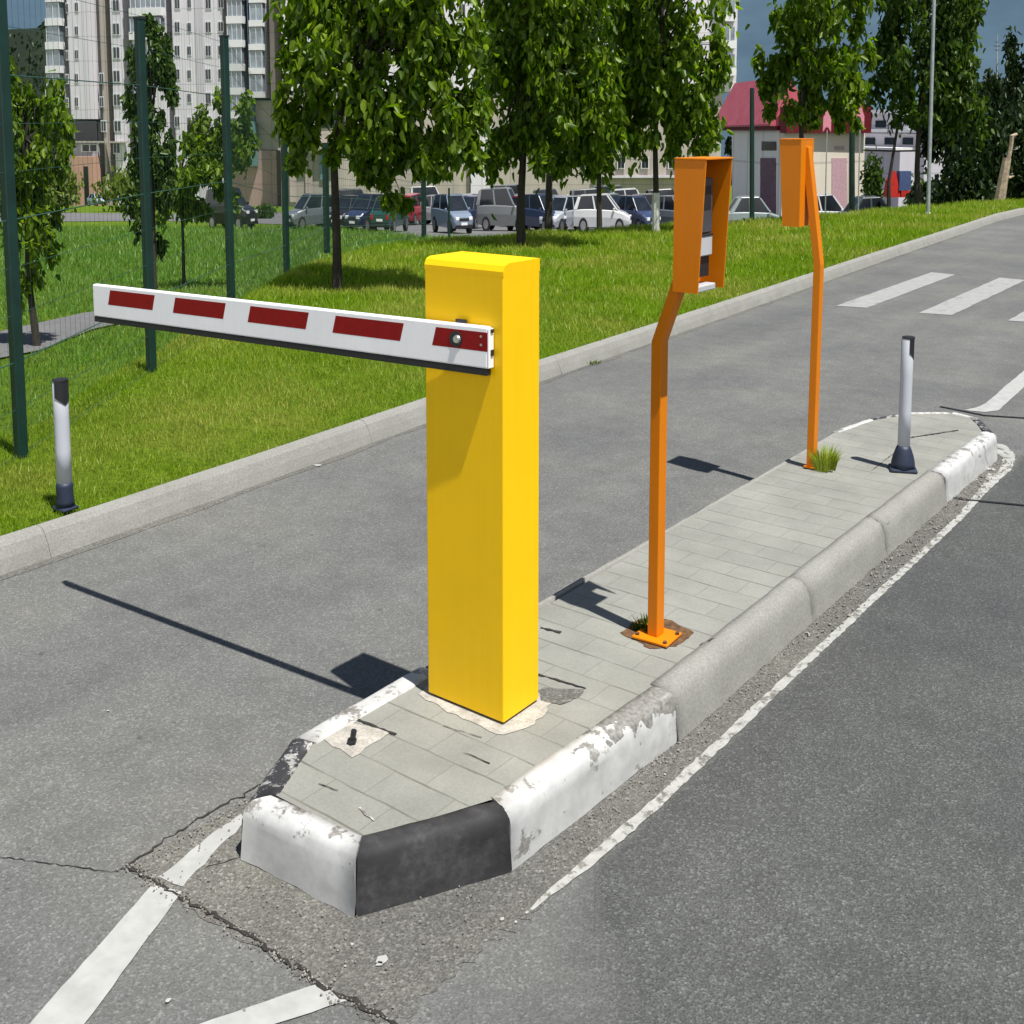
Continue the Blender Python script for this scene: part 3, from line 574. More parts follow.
# ------------------------------------------------------------------ ticket terminals
def terminal(name, label, base, sgn, pole_pts, hx_back, hx_ot, hx_ob, y0, y1, z0, z1, plate):
    t = thing(name, label, 'ticket terminal', (base[0], base[1], IZ))
    b = MB(); b.bar(pole_pts, .0150, .0185, 'orange'); b.build('pole', t, .002, root=t)
    pa_, pb_ = (.052, .046) if plate else (.024, .03)
    b = MB(); b.box((base[0]-pa_, base[1]-pb_, IZ+.001), (base[0]+pa_, base[1]+pb_, IZ+.008), 'orange', .06)
    pl = b.build('base_plate', t, .002, root=t)
    for dx, dy in ((-.04, -.034), (.044, -.034), (-.04, .032), (.044, .032)) if plate else ():
        b = MB(); b.lathe((base[0]+dx, base[1]+dy, IZ+.008), [(.006, 0), (.006, .006)], 'rust', 6); b.build('bolt', pl, root=t)
    th = .004*sgn
    b = MB()
    for ya, yb in ((y0, y0+.004), (y1-.004, y1)):        # two side plates, wider at the top
        b.prism([(hx_back, ya, z0), (hx_ob, ya, z0), (hx_ot, ya, z1), (hx_back, ya, z1)], (0, yb-ya, 0), 'orange')
    b.build('side_plate', t, root=t)
    b = MB(); b.box((min(hx_back-th, hx_back), y0, z0), (max(hx_back-th, hx_back), y1, z1), 'orange'); b.build('back_plate', t, root=t)
    b = MB(); b.box((min(hx_back-th, hx_ot+th*.5), y0-.002, z1+.0005), (max(hx_back-th, hx_ot+th*.5), y1+.002, z1+.005), 'orange'); b.build('hood', t, .001, root=t)
    xi = hx_back+th*.5; w = abs(hx_ob-hx_back)
    def X(f): return xi+sgn*w*f
    def dbox(f0, f1, a, c, m, nm, e=.006):
        b = MB(); b.box((min(X(f0), X(f1)), y0+e, a), (max(X(f0), X(f1)), y1-e-.030, c), m); return b.build(nm, t, .003, root=t)
    H_ = z1-z0
    rdv = dbox(.05, .72, z0+H_*.44, z0+H_*.86, 'darkgrey', 'card_reader', .008)
    b = MB(); b.box((min(X(.72), X(.735)), y0+.016, z0+H_*.62), (max(X(.72), X(.735)), y1-.05, z0+H_*.80), 'black'); b.build('display', rdv, root=t)
    dbox(.05, .80, z0+H_*.42, z0+H_*.435, 'black', 'slot_shade', .008)
    tk = dbox(.05, .76, z0+H_*.265, z0+H_*.418, 'greypl', 'ticket_unit', .010)
    dbox(.05, .62, z0+H_*.10, z0+H_*.262, 'black', 'lower_panel', .008)
    dbox(.05, .90, z0+H_*.0, z0+H_*.05, 'greypl', 'bottom_tray', .006)
    return t
t1 = terminal('ticket_terminal', 'nearer orange terminal with open hood on a bent post beside the barrier', (-1.428, 2.503), 1,
  [(-1.432, 2.503, IZ+.008), (-1.432, 2.503, .93), (-1.352, 2.51, 1.165), (-1.350, 2.51, 1.18)], -1.366, -1.283, -1.300, 2.455, 2.598, 1.072, 1.404, True)
t2 = terminal('ticket_terminal', 'farther orange terminal on a bent post with weeds at its foot', (-1.690, 4.184), -1,
  [(-1.690, 4.184, IZ+.008), (-1.685, 4.184, .945), (-1.735, 4.184, 1.31), (-1.7485, 4.184, 1.405)], -1.747, -1.833, -1.813, 4.118, 4.240, 1.094, 1.432, False)
for o in (t1, t2): o['group'] = 'orange ticket terminals on the island'
# soil pit round the near base plate
pit = pad(rag([flat(620, 632, IZ), flat(640, 618, IZ), flat(672, 620, IZ), flat(694, 632, IZ), flat(676, 646, IZ), flat(650, 648, IZ)], .015, .005), 'rust', IZ-.001, 'soil_pit')
# ------------------------------------------------------------------ bollards
def bollard(label, base, h, r, az, lean=(0, 0), k=1.):
    t = thing('flexible_bollard', label, 'bollard', base, 0, 'flexible white bollards')
    x, y, z = base
    b = MB(); b.box((x-.052*k, y-.045*k, z), (x+.052*k, y+.045*k, z+.014), 'navy', az); ft = b.build('foot', t, .006, root=t)
    b = MB(); b.lathe((x, y, z+.0142), [(.046*k, 0), (.045*k, .02), (.040*k, .045), (r*1.02+(.25*r if k == 1 else .003), .075), (r*1.02, .088)], 'navy', 20); b.build('socket', ft, root=t, smooth=True)
    top = np.array([x+lean[0], y+lean[1], z+h]); b0 = np.array([x, y, z+.089])
    b = MB(); b.tube([b0+(top-b0)*q for q in (0, .33, .66, .985, 1.)], [r, r, r, r, r*.8], 'plastic_white', 24); b.build('post', t, root=t, smooth=False).data.polygons.foreach_set('use_smooth', [True]*96+[False]*2)
    # dark sleeve wrapped round part of the head, with a lid over it
    vs = []; fs = []; K = 13
    for q in range(K):
        a_ = az+math.radians(-75+150*q/(K-1)); lowz = -.088+.030*abs(q-(K-1)/2)/((K-1)/2)
        for rr in (r+.0005, r+.0022):
            for zz in (lowz, .004): vs.append((top[0]+rr*math.cos(a_), top[1]+rr*math.sin(a_), top[2]+zz))
    for q in range(K-1):
        o = 4*q; p = o+4; fs += [(o+2, p+2, p+3, o+3), (o, o+1, p+1, p), (o+1, o+3, p+3, p+1), (o, p, p+2, o+2)]
    fs += [(0, 2, 3, 1), (4*K-4, 4*K-3, 4*K-1, 4*K-2)]
    b = MB(); b.add(vs, fs, 'black'); b.build('reflector_sleeve', t, root=t)
    b = MB(); b.lathe(top+np.array([.003*math.cos(az), .003*math.sin(az), .0005]), [(r+.0012, 0), (r+.0006, .005), (r*.7, .007)], 'black', 20); b.build('cap', t, root=t)
    return t
bollard('white flexible bollard with dark top at the lawn edge by the left kerb', (-3.672, 2.125, .101), .478, .0265, math.radians(2), (.0, .0), .72)
bollard('white flexible bollard with dark top on the far end of the island', (-1.388, 4.372, IZ-.003), .535, .0235, math.radians(25))
# ------------------------------------------------------------------ weeds
def tuft(name, label, c, num, rad, h, w, mat, lean=.5):
    V_ = []; F_ = []
    for i in range(num):
        a_ = random.uniform(0, 6.283); rr = rad*math.sqrt(random.random()); p = np.array([c[0]+rr*math.cos(a_), c[1]+rr*math.sin(a_), c[2]])
        hh = h*random.uniform(.4, 1.); d = np.array([math.cos(a_), math.sin(a_)])*lean*hh*random.uniform(.2, 1.); s_ = np.array([-math.sin(a_+.6), math.cos(a_+.6)])*w*random.uniform(.6, 1.2)
        k = len(V_)
        V_ += [(p[0]-s_[0], p[1]-s_[1], p[2]), (p[0]+s_[0], p[1]+s_[1], p[2]), (p[0]+d[0]*.4+s_[0], p[1]+d[1]*.4+s_[1], p[2]+hh*.6), (p[0]+d[0]*.4-s_[0], p[1]+d[1]*.4-s_[1], p[2]+hh*.6), (p[0]+d[0], p[1]+d[1], p[2]+hh)]
        F_ += [(k, k+1, k+2, k+3), (k+3, k+2, k+4, k+4)]
    me = MB(); me.add(V_, [f if f[2] != f[3] else f[:3] for f in F_], mat)
    o = me.build(name); return tag(o, label, 'weed')
tuft('weed_tuft', 'green weed tuft growing at the foot of the farther orange terminal', (-1.640, 4.19, IZ-.004), 230, .042, .10, .0028, 'blade', .55)
tuft('weed_tuft', 'low dark weed behind the base plate of the nearer orange terminal', (-1.475, 2.535, IZ-.004), 110, .035, .035, .0035, 'leaf_dark', .8)
tuft('weed_tuft', 'tiny weed in the gutter of the left kerb', (kerbx(5.75)+.01, 5.75, 0), 50, .05, .03, .003, 'leaf_light', .9)
# ------------------------------------------------------------------ grass blades
def blades(name, P, hmin, hmax, w, mat):
    n_ = len(P); a_ = RNG.uniform(0, 2*np.pi, n_); h = RNG.uniform(hmin, hmax, n_)*P[:, 3]; ln = RNG.uniform(.1, .9, n_)*h
    la = RNG.uniform(0, 2*np.pi, n_); ww = w*P[:, 3]
    sx, sy = np.cos(a_)*ww, np.sin(a_)*ww; B0 = P[:, :3]
    V_ = np.stack([B0+np.stack([-sx, -sy, -.004+0*sx], 1), B0+np.stack([sx, sy, -.004+0*sx], 1), B0+np.stack([np.cos(la)*ln, np.sin(la)*ln, h], 1)], 1).reshape(-1, 3)
    return struct(quadmesh(name, V_, np.arange(3*n_).reshape(-1, 3), [mat]), 'stuff')
def scatter(num, Dmin, Dmax, pxa, pxb, gam=1.):
    D = Dmin*(Dmax/Dmin)**(RNG.uniform(0, 1, num)**gam); px = RNG.uniform(pxa, pxb, num); L = (px-CXP)/FP*D
    X = FW[0]*D+RT[0]*L; Y = FW[1]*D+RT[1]*L; keep = X < kerbx(Y)-.075
    return X[keep], Y[keep], D[keep]
X, Y, D = scatter(520000, 3.4, 24., -160, 1180)
px = CXP+FP*(X*RT[0]+Y*RT[1])/D; dc = np.interp(px, CPX, CDD); k = D < dc*1.15; X, Y, D = X[k], Y[k], D[k]
sc = np.clip(D/6., .8, 2.6)
blades('grass', np.stack([X, Y, terrain(X, Y), sc], 1), .013, .036, .0027, 'blade')
X, Y, D = scatter(150000, 5., 46., -160, 620, .8)
px = CXP+FP*(X*RT[0]+Y*RT[1])/D; dc = np.interp(px, CPX, CDD)
PATHS = []                                   # paved strips on the lower ground, kept free of grass
def lowpoly(pts): return [low(x, y) for x, y in pts]
p1 = lowpoly([(-60, 372), (40, 352), (92, 331), (150, 318), (236, 306), (236, 298), (150, 306), (85, 314), (0, 333), (-60, 347)])
p2 = lowpoly([(-60, 223), (160, 221), (330, 226), (420, 238), (700, 244), (1000, 236), (1000, 208), (700, 210), (480, 214), (330, 212), (190, 214), (-60, 212)])
def inside(X, Y, poly):
    c = np.zeros(len(X), bool); k = len(poly)
    for i in range(k):
        x0, y0 = poly[i][:2]; x1, y1 = poly[(i+1) % k][:2]
        c ^= ((y0 > Y) != (y1 > Y)) & (X < (x1-x0)*(Y-y0)/(y1-y0+1e-12)+x0)
    return c
k = (D > dc*1.0) & ~inside(X, Y, p1) & ~inside(X, Y, p2); X, Y, D = X[k], Y[k], D[k]
blades('grass', np.stack([X, Y, terrain(X, Y), np.clip(D/7., .8, 5.)], 1), .02, .05, .0034, 'blade_low')
for poly, nm in ((p1, 'path'), (p2, 'car_park')):
    b = MB(); b.sheet([(p[0], p[1], -SLOPE*(p@FW)+.02) for p in poly], 'lot'); struct(b.build(nm))
# ------------------------------------------------------------------ mesh fence
fence = thing('mesh_fence', 'dark green wire mesh fence along the edge of the lawn', 'fence', (-5.6, 3.8, 0))
def post_at(px, D, gz, h, w=.022, px_top=None):
    p = deep(px, HOR+FP*(CAMZ-gz)/D, D); b = MB(); b.box((p[0]-w, p[1]-w, p[2]-.05), (p[0]+w, p[1]+w, p[2]+h), 'fencegreen')
    o = b.build('fence_post', fence, .004, root=fence)
    c = MB(); c.box((p[0]-w-.003, p[1]-w-.003, p[2]+h), (p[0]+w+.003, p[1]+w+.003, p[2]+h+.012), 'black'); c.build('post_cap', o, root=fence)
    return p
FPO = [(-150, 3.6, .08, 2.1, .024), (22, 4.62, .075, 2.1, .022), (152, 6.22, .075, 2.02, .022), (232, 8.0, .05, 2.08, .023), (287, 13.6, -.42, 2.12, .030), (327, 21.8, -.95, 2.1, .045), (424, 34., -1.95, 2.1, .055)]
pts_ = [post_at(*q) for q in FPO]
for i in range(len(pts_)-1):
    a_, b_ = pts_[i], pts_[i+1]; d = b_-a_; L2 = np.linalg.norm(d); Dm = FPO[i][1]; wr = .0008*max(1, Dm/6.); b = MB()
    nrm = np.array([-d[1], d[0], 0]); nrm /= np.linalg.norm(nrm)
    for z in (.06, .26, .46, .66, .86, 1.06, 1.26, 1.46, 1.66, 1.86, 2.04):
        dbl = .0016 if z in (.46, 1.06, 1.66) else 0.
        b.tube([a_+np.array([0, 0, z]), b_+np.array([0, 0, z])], wr*1.5+dbl, 'wire', 4, False)
    nv = max(8, int(L2/(.055*max(1., Dm/7.))))
    for k in range(1, nv):
        p = a_+d*k/nv+nrm*.002; b.tube([p+np.array([0, 0, .03]), p+np.array([0, 0, 2.08])], wr*.8, 'wire', 3, False)
    b.build('wire_panel', fence, root=fence)
# ------------------------------------------------------------------ trees
def leafcloud(P, size, asp=.50, droop=.7):
    n_ = len(P); az = RNG.uniform(0, 2*np.pi, n_); til = np.where(RNG.uniform(size=n_) < droop, RNG.uniform(.15, .75, n_), RNG.uniform(.6, 1.6, n_))
    ax_ = np.stack([np.sin(til)*np.cos(az), np.sin(til)*np.sin(az), -np.cos(til)], 1)
    tmp = RNG.normal(size=(n_, 3)); sd = np.cross(ax_, tmp); sd /= np.linalg.norm(sd, axis=1, keepdims=True)
    nm = np.cross(ax_, sd); s_ = (size*RNG.uniform(.65, 1.25, n_))[:, None]
    tip = P+ax_*s_; h1 = P+ax_*s_*.22; h2 = P+ax_*s_*.62; fo = nm*s_*RNG.uniform(.05, .22, (n_, 1)); dr_ = np.array([0, 0, -.08])*s_
    V_ = np.stack([P, h1+sd*s_*asp*.46+fo, h2+sd*s_*asp*.40+fo+dr_, tip+dr_, h2-sd*s_*asp*.40+fo+dr_, h1-sd*s_*asp*.46+fo], 1).reshape(-1, 3)
    o = np.arange(n_)[:, None]*6; return V_, np.concatenate([o+np.array([0, 1, 2, 3]), o+np.array([0, 3, 4, 5])])
def tree(name, label, base, D, trunk, blobs, num, leaf, mat='leaf', tr=.04, wash=None, seed=0, group='young trees around the lawn', sub=16, spread=.215, depth=.9, droop=.72, barkm='bark'):
    """trunk: list of picture points from the foot upwards; blobs: crown clumps (x, y, rx, ry[, ahead])"""
    ppm = FP/D; t = thing(name, label, 'tree', base, 0, group)
    tp = [np.array(base)]+[deep(x, y, D) for x, y in trunk]; b = MB()
    rs = [tr*(1-.55*i/(len(tp)-1)) for i in range(len(tp))]; rs[0] *= 1.2
    if wash:
        wp = tp[0]+(tp[1]-tp[0])*wash; b.tube([tp[0]-np.array([0, 0, .05]), wp], [rs[0], rs[0]*.95], 'whitewash', 8); b.tube([wp]+tp[1:], [rs[0]*.95]+rs[1:], barkm, 8)
    else: b.tube([tp[0]-np.array([0, 0, .05])]+tp[1:], rs, barkm, 8)
    cs = []; rr = []; wt = []
    for bl in blobs:
        x, y, rx, ry = bl[:4]; c = deep(x, y, D+(bl[4] if len(bl) > 4 else 0.)); r = np.array([rx, rx*depth, ry])/ppm
        for k in range(max(3, int(sub*1.1*rx*ry/2500.))):
            v = RNG.normal(size=3); v /= np.linalg.norm(v); v *= RNG.uniform(.3, 1.12)**.6
            p = c+RT*v[0]*r[0]+FW*v[1]*r[1]+UP*v[2]*r[2]; cs.append(p); rr.append(r*spread*RNG.uniform(.6, 1.3)*np.array([1., 1., 1.35])); wt.append(rx*ry)
    cs = np.array(cs); rr = np.array(rr)
    joint = tp[-2] if len(tp) > 2 else tp[-1]
    for p in cs[::2]:
        s0 = tp[-1]+(joint-tp[-1])*random.random(); s0 = s0 if p[2] > s0[2]-.2 else joint
        mid = (s0+p)/2+np.array([0, 0, .12*np.linalg.norm(p-s0)]); b.tube([s0, mid, p], [tr*.32, tr*.18, tr*.06], barkm, 5, False)
    b.build('trunk', t, root=t)
    num = int(num*1.55); i = RNG.integers(0, len(cs), num); g3 = RNG.normal(size=(num, 3))*.62
    P = cs[i]+RT*(g3[:, :1]*rr[i][:, :1])+FW*(g3[:, 1:2]*rr[i][:, 1:2])+UP*(g3[:, 2:]*rr[i][:, 2:])
    V_, F_ = leafcloud(P-np.array(base), leaf*.78/ppm, droop=droop); quadmesh('crown', V_, F_, [mat], t); return t
def up(x, y, D): return deep(x, y, D)
tree('linden_tree', 'leafy linden on a thin dark trunk just left of the yellow barrier', up(337, 306, 9.4), 9.4, [(337, 250), (334, 160), (345, 80), (365, -40)],
  [(330, 60, 52, 60), (400, 70, 62, 70), (300, 95, 28, 50), (450, 100, 36, 62), (380, 140, 50, 40), (430, 158, 42, 30), (345, 165, 26, 28), (400, 190, 26, 18), (380, -40, 95, 70), (360, 10, 80, 45), (440, 30, 40, 40), (465, 130, 26, 34), (300, 140, 22, 22), (410, 120, 40, 40)], 8600, 15., tr=.042, sub=13)
tree('linden_tree', 'dense linden whose dark trunk rises right behind the yellow barrier', up(521, 257, 12.8), 12.8, [(521, 200), (524, 140), (535, 60), (545, -50)],
  [(530, 60, 52, 75), (575, 70, 48, 70), (555, 130, 45, 40), (600, 110, 30, 55), (505, 120, 22, 60), (550, -40, 90, 60), (590, 165, 22, 25), (500, 30, 30, 60)], 8200, 12.5, tr=.05, sub=18)
tree('linden_tree', 'linden with a whitewashed lower trunk left of the nearer orange terminal', up(656, 243, 14.6), 14.6, [(656, 190), (655, 140), (660, 60), (665, -50)],
  [(660, 60, 48, 70), (690, 90, 32, 60), (640, 110, 30, 40), (700, 135, 24, 22), (665, -40, 75, 60), (625, 50, 30, 60), (640, 135, 28, 16), (712, 60, 14, 40)], 7600, 11.5, tr=.045, wash=.95, sub=18)
tree('linden_tree', 'linden on a thin trunk standing between the two trees behind the barrier', lowbase(600, 22.), 22., [(599, 190), (600, 140), (602, 60)],
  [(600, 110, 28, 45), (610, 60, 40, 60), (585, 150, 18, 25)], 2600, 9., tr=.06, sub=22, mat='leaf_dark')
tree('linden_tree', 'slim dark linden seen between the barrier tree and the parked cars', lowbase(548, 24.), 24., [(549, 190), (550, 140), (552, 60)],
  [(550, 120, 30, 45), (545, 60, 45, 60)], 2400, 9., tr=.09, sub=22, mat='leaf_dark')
tree('linden_tree', 'linden behind the farther orange terminal hanging over the red roof', deep(802, 224, 16.), 16., [(802, 170), (801, 110), (806, 50), (810, -40)],
  [(812, 40, 42, 50), (835, 80, 34, 38), (795, 85, 32, 32), (850, 105, 20, 20), (770, 62, 16, 22), (768, 100, 12, 14), (820, -25, 55, 45), (858, 40, 16, 34), (825, 110, 22, 14), (790, 45, 30, 40), (862, 85, 14, 26)], 5600, 11., tr=.045, sub=20)
tree('broadleaf_tree', 'dark spreading tree with several stems beside the thin grey pole', deep(918, 214, 20.), 20., [(917, 170), (919, 120), (925, 50), (930, -30)],
  [(925, 40, 48, 55), (900, 85, 30, 40), (950, 90, 30, 45), (930, 110, 40, 22), (960, 20, 25, 40), (890, 40, 16, 30), (880, 25, 14, 30), (920, -30, 65, 40), (965, 120, 22, 30), (945, 60, 30, 60)], 6200, 9.5, 'leaf_dark', tr=.055, sub=22)
tree('broadleaf_tree', 'slender tree leaning left of the dark spreading tree by the pole', deep(889, 215, 22.), 22., [(889, 180), (897, 130), (905, 90)],
  [(903, 95, 20, 28), (896, 70, 16, 24)], 900, 9., 'leaf_dark', tr=.04, sub=22)
# left side, behind the fence
tree('young_tree', 'young bushy tree at the left edge beyond the green fence', lowbase(38, 10.5), 10.5, [(30, 290), (26, 200), (28, 110)],
  [(28, 130, 38, 50), (38, 190, 34, 55), (30, 240, 24, 45), (20, 90, 22, 30), (60, 180, 18, 28), (-30, 160, 45, 90), (22, 290, 10, 30), (55, 140, 20, 34), (48, 225, 18, 28), (15, 150, 30, 60)], 4300, 12., tr=.035, sub=16, mat='leaf')
tree('young_tree', 'narrow upright tree directly behind the second fence post', lowbase(155, 14.), 14., [(154, 260), (152, 160), (150, 70)],
  [(152, 75, 18, 45), (150, 130, 22, 40), (152, 190, 22, 40), (148, 232, 14, 26), (152, 45, 14, 24), (166, 100, 12, 34), (136, 150, 12, 30), (160, 160, 18, 40)], 3600, 10., tr=.035, sub=22, mat='leaf_dark')
tree('young_tree', 'small round tree on a thin bare stem between two fence posts', lowbase(184, 17.), 17., [(183, 240), (180, 180), (190, 120)],
  [(205, 125, 24, 32), (180, 165, 36, 32), (225, 150, 26, 34), (170, 205, 26, 22), (200, 190, 30, 26), (240, 115, 14, 22), (150, 200, 18, 26), (220, 180, 22, 26), (210, 100, 16, 16)], 4200, 10., tr=.026, sub=22, mat='leaf')
# shrubs and far foliage
def shrub(label, px, D, rx, ry, num, leaf, mat, name='shrub', lift=0.):
    bse = lowbase(px, D); bse[2] += lift; ppm = FP/D; t = thing(name, label, 'shrub', bse); P = []
    for k in range(9):
        c = np.array([RNG.uniform(-.6, .6)*rx, RNG.uniform(-.6, .6)*rx, RNG.uniform(.3, 1.25)*ry])/ppm
        P.append(c+RNG.normal(size=(num//9, 3))*np.array([rx*.3, rx*.3, ry*.3])/ppm)
    P = np.concatenate(P); P[:, 2] = np.abs(P[:, 2]); P = RT*P[:, :1]+FW*P[:, 1:2]+UP*P[:, 2:]
    V_, F_ = leafcloud(P, leaf/ppm); quadmesh('foliage', V_, F_, [mat], t)
    b = MB(); b.tube([(0, 0, -.1), (0, 0, ry/ppm)], [.05, .03], 'bark', 6); b.build('stem', t)
shrub('pale loose bush in front of the pink entrance', 128, 85., 26, 26, 900, 6., 'leaf_light')
shrub('bright bush left of the pink entrance', 62, 80., 18, 26, 700, 6., 'leaf_light')
shrub('low rounded dark green bush right of the black off-roader', 266, 62., 11, 9, 500, 4., 'leaf_dark')
shrub('low hedge in front of the beige ground floor behind the parked cars', 640, 66., 14, 7, 300, 4., 'leaf_light')
shrub('dark conifer-like bush at the right end of the red roofed house', 872, 46., 10, 40, 700, 6., 'leaf_dark', lift=.2)
shrub('leafy bush in front of the pale stepped house right of the tent', 918, 44., 10, 26, 500, 6., 'leaf_dark', lift=.3)
shrub('bushy undergrowth left of the red and blue play tent', 876, 40., 9, 22, 400, 6., 'leaf_light')
shrub('small bush growing at the foot of the left house wall', 745, 36., 12, 10, 400, 5., 'leaf_dark')
for k_, (px_, D_, rx_, ry_, lb) in enumerate([(960, 27., 20, 40, 'dark bush under the spreading tree right of the grey pole'), (985, 29., 22, 55, 'dark thicket just left of the bare broken trunk'), (1020, 31., 24, 60, 'dark thicket behind the bare broken trunk'), (1050, 28., 24, 60, 'dark thicket at the right edge of the lawn'), (925, 33., 16, 22, 'dark low bush behind the grey pole')]):
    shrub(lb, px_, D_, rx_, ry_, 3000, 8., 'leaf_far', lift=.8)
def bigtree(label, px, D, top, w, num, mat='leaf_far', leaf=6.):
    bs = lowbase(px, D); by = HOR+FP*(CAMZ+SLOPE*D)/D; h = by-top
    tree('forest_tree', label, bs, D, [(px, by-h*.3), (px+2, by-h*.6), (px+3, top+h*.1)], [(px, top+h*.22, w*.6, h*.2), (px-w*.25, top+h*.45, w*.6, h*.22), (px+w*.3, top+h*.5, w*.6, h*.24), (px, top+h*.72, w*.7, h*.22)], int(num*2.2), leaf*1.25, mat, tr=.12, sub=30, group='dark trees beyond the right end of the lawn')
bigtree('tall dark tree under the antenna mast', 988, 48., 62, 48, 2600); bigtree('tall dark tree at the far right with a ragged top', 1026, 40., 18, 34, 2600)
bigtree('dark tree left of the antenna mast behind the spreading tree', 955, 50., 66, 36, 1800); bigtree('dark tree beyond the right picture edge', 1062, 44., 10, 40, 1800)
bigtree('dark tree between the red roof and the spreading tree', 868, 70., 95, 20, 1200); bigtree('dark tree crown showing over the ridge of the red roof', 745, 85., 70, 24, 900)
bigtree('dark tree behind the pale stepped house', 905, 75., 98, 34, 1500)
# wooded hill on the far left: one dark wooded mass
hp = []; 
for k in range(16000):
    x = RNG.uniform(-330, 76); tp_ = 26+6*math.sin(x*.09)+4*math.sin(x*.23); yv = RNG.uniform(tp_, 212); hp.append(deep(x, yv, 165+RNG.uniform(0, 22)+(212-yv)*.12))
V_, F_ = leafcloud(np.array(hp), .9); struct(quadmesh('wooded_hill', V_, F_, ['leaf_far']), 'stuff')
hb = MB(); hx = [-340, -200, -100, 0, 40, 78]; a1 = [deep(x, 30+5*math.sin(x*.09), 190) for x in hx]; a0 = [deep(x, 216, 175) for x in hx]
back = [p+FW*40 for p in a1]
hb.add(a0+a1+back, [(i, i+1, 7+i, 6+i) for i in range(5)]+[(6+i, 7+i, 13+i, 12+i) for i in range(5)], 'hillside'); struct(hb.build('hill'))
# ------------------------------------------------------------------ buildings
class Face:                                   # an upright facade between two standing points
    def __init__(s, pxa, Da, pxb, Db):
        A = deep(pxa, 200, Da); B = deep(pxb, 200, Db); A[2] = B[2] = 0; s.A = A; u = B-A; s.L = np.linalg.norm(u); s.u = u/s.L
        s.n = np.array([s.u[1], -s.u[0], 0.]); s.rz = math.atan2(s.u[1], s.u[0]); s.D = (Da+Db)/2
        if s.n @ (EYE-A) < 0: s.n = -s.n
    def at(s, px, py):
        d = ray(px, py); t = ((s.A-EYE) @ s.n)/(d @ s.n); p = EYE+d*t; return (p-s.A) @ s.u, p[2]
class Block:
    def __init__(s, name, label, face, zb, cat='building'):
        s.f = face; s.zb = zb; s.root = thing(name, label, cat, (face.A[0], face.A[1], zb), face.rz)
    def box(s, px0, py0, px1, py1, m, o0, o1, nm, parent=None, bev=0.):   # rectangle seen on the facade, standing out from o0 to o1
        u0, za = s.f.at(px0, py0); u1, zc = s.f.at(px1, py1)
        if u0 > u1: u0, u1 = u1, u0
        if za > zc: za, zc = zc, za
        b = MB(); b.box((u0, -o1, za-s.zb), (u1, -o0, zc-s.zb), m); return b.build(nm, parent or s.root, bev)
    def window(s, cx, cy, w, h, glass='glass', fr='frame', z=0.):
        o = s.box(cx-w/2, cy-h/2, cx+w/2, cy+h/2, fr, z+.003, z+.06, 'window')
        s.box(cx-w*.38, cy-h*.40, cx-w*.03, cy+h*.40, glass, z+.062, z+.09, 'pane', o); s.box(cx+w*.03, cy-h*.40, cx+w*.38, cy+h*.40, glass, z+.062, z+.09, 'pane', o)
    def balcony(s, x0, x1, yt, yb, yp, glass='glass_blue', out=.9, par='parapet'):
        o = s.box(x0, yp, x1, yb, par, .004, out, 'balcony'); s.box(x0+1, yt+.4, x1-1, yp-.3, glass, .005, out-.12, 'glazing', o)
        k = max(2, int((x1-x0)/5))
        for q in range(k+1):
            xx = x0+1+(x1-x0-2)*q/k; s.box(xx-.5, yt+.4, xx+.5, yp-.4, 'frame', out-.13, out-.06, 'mullion', o)
zA = -SLOPE*124
fa = Face(50, 126, 168, 121); A_ = Block('apartment_block', 'pale high-rise wing with stacked loggias at the far left', fa, zA)
A_.box(50, -75, 66, 122, 'w_grey', -9, 0, 'wall'); A_.box(66.2, -75, 97, 119, 'w_white', -9, .5, 'wall'); A_.box(97.2, -75, 106.5, 215, 'w_beige', -9, -.08, 'wall')
A_.box(106.7, -75, 128, 215, 'w_white', -9, .0, 'wall'); A_.box(128.2, -75, 168, 215, 'w_white', -9, .06, 'wall'); A_.box(57, 122.3, 96.8, 215, 'w_grey', -9, -.6, 'wall')
for k in range(8):
    y = 19+23.6*(k-4)
    A_.balcony(50+.1*k*1.2, 64.5+.1*k*1.2, y-16, y+7, y)
    A_.window(80, y+12, 4.2, 10, z=.5) if y < 100 else None; A_.window(70.5, y+13, 3.4, 10, z=.5) if y < 100 else None
    A_.window(115.5+k*.25, y+10, 8, 13); A_.window(102, y+12, 5, 11) if k > 5 else None
    if y < 60: A_.balcony(134, 166, y-24, y-3, y-10)
    else: A_.window(148, y+8, 8, 12)
A_.box(72, 121, 95, 141, 'glass', -.55, -.4, 'entrance'); A_.box(68, 141, 128, 143, 'w_beige', .0, .6, 'ledge'); A_.window(90, 148, 18, 8); A_.window(117, 148, 8, 12); A_.window(104, 126, 6, 12); A_.window(118, 126, 8, 12)
e_ = A_.box(79, 156, 102, 208, 'doorpink', .0, 1.2, 'porch'); A_.box(83, 166, 90, 205, 'doorpink', 1.2, 1.26, 'door', e_); A_.box(91, 166, 97, 205, 'glass', 1.2, 1.24, 'doorway', e_)
A_.box(57, 155, 79, 215, 'w_pink', .0, .3, 'plinth')
fb = Face(169, 121, 276, 118); B_ = Block('apartment_block', 'pale high-rise wing with corner balconies and a blue strip', fb, zA)
B_.box(169, -75, 228, 215, 'w_white', -9, 0, 'wall'); B_.box(228.2, -75, 246, 150, 'w_pink', -9, -.2, 'wall'); B_.box(246.2, -75, 252, 120, 'w_blue', -9, .3, 'wall'); B_.box(252.2, -75, 267, 98, 'w_grey', -9, .1, 'wall')
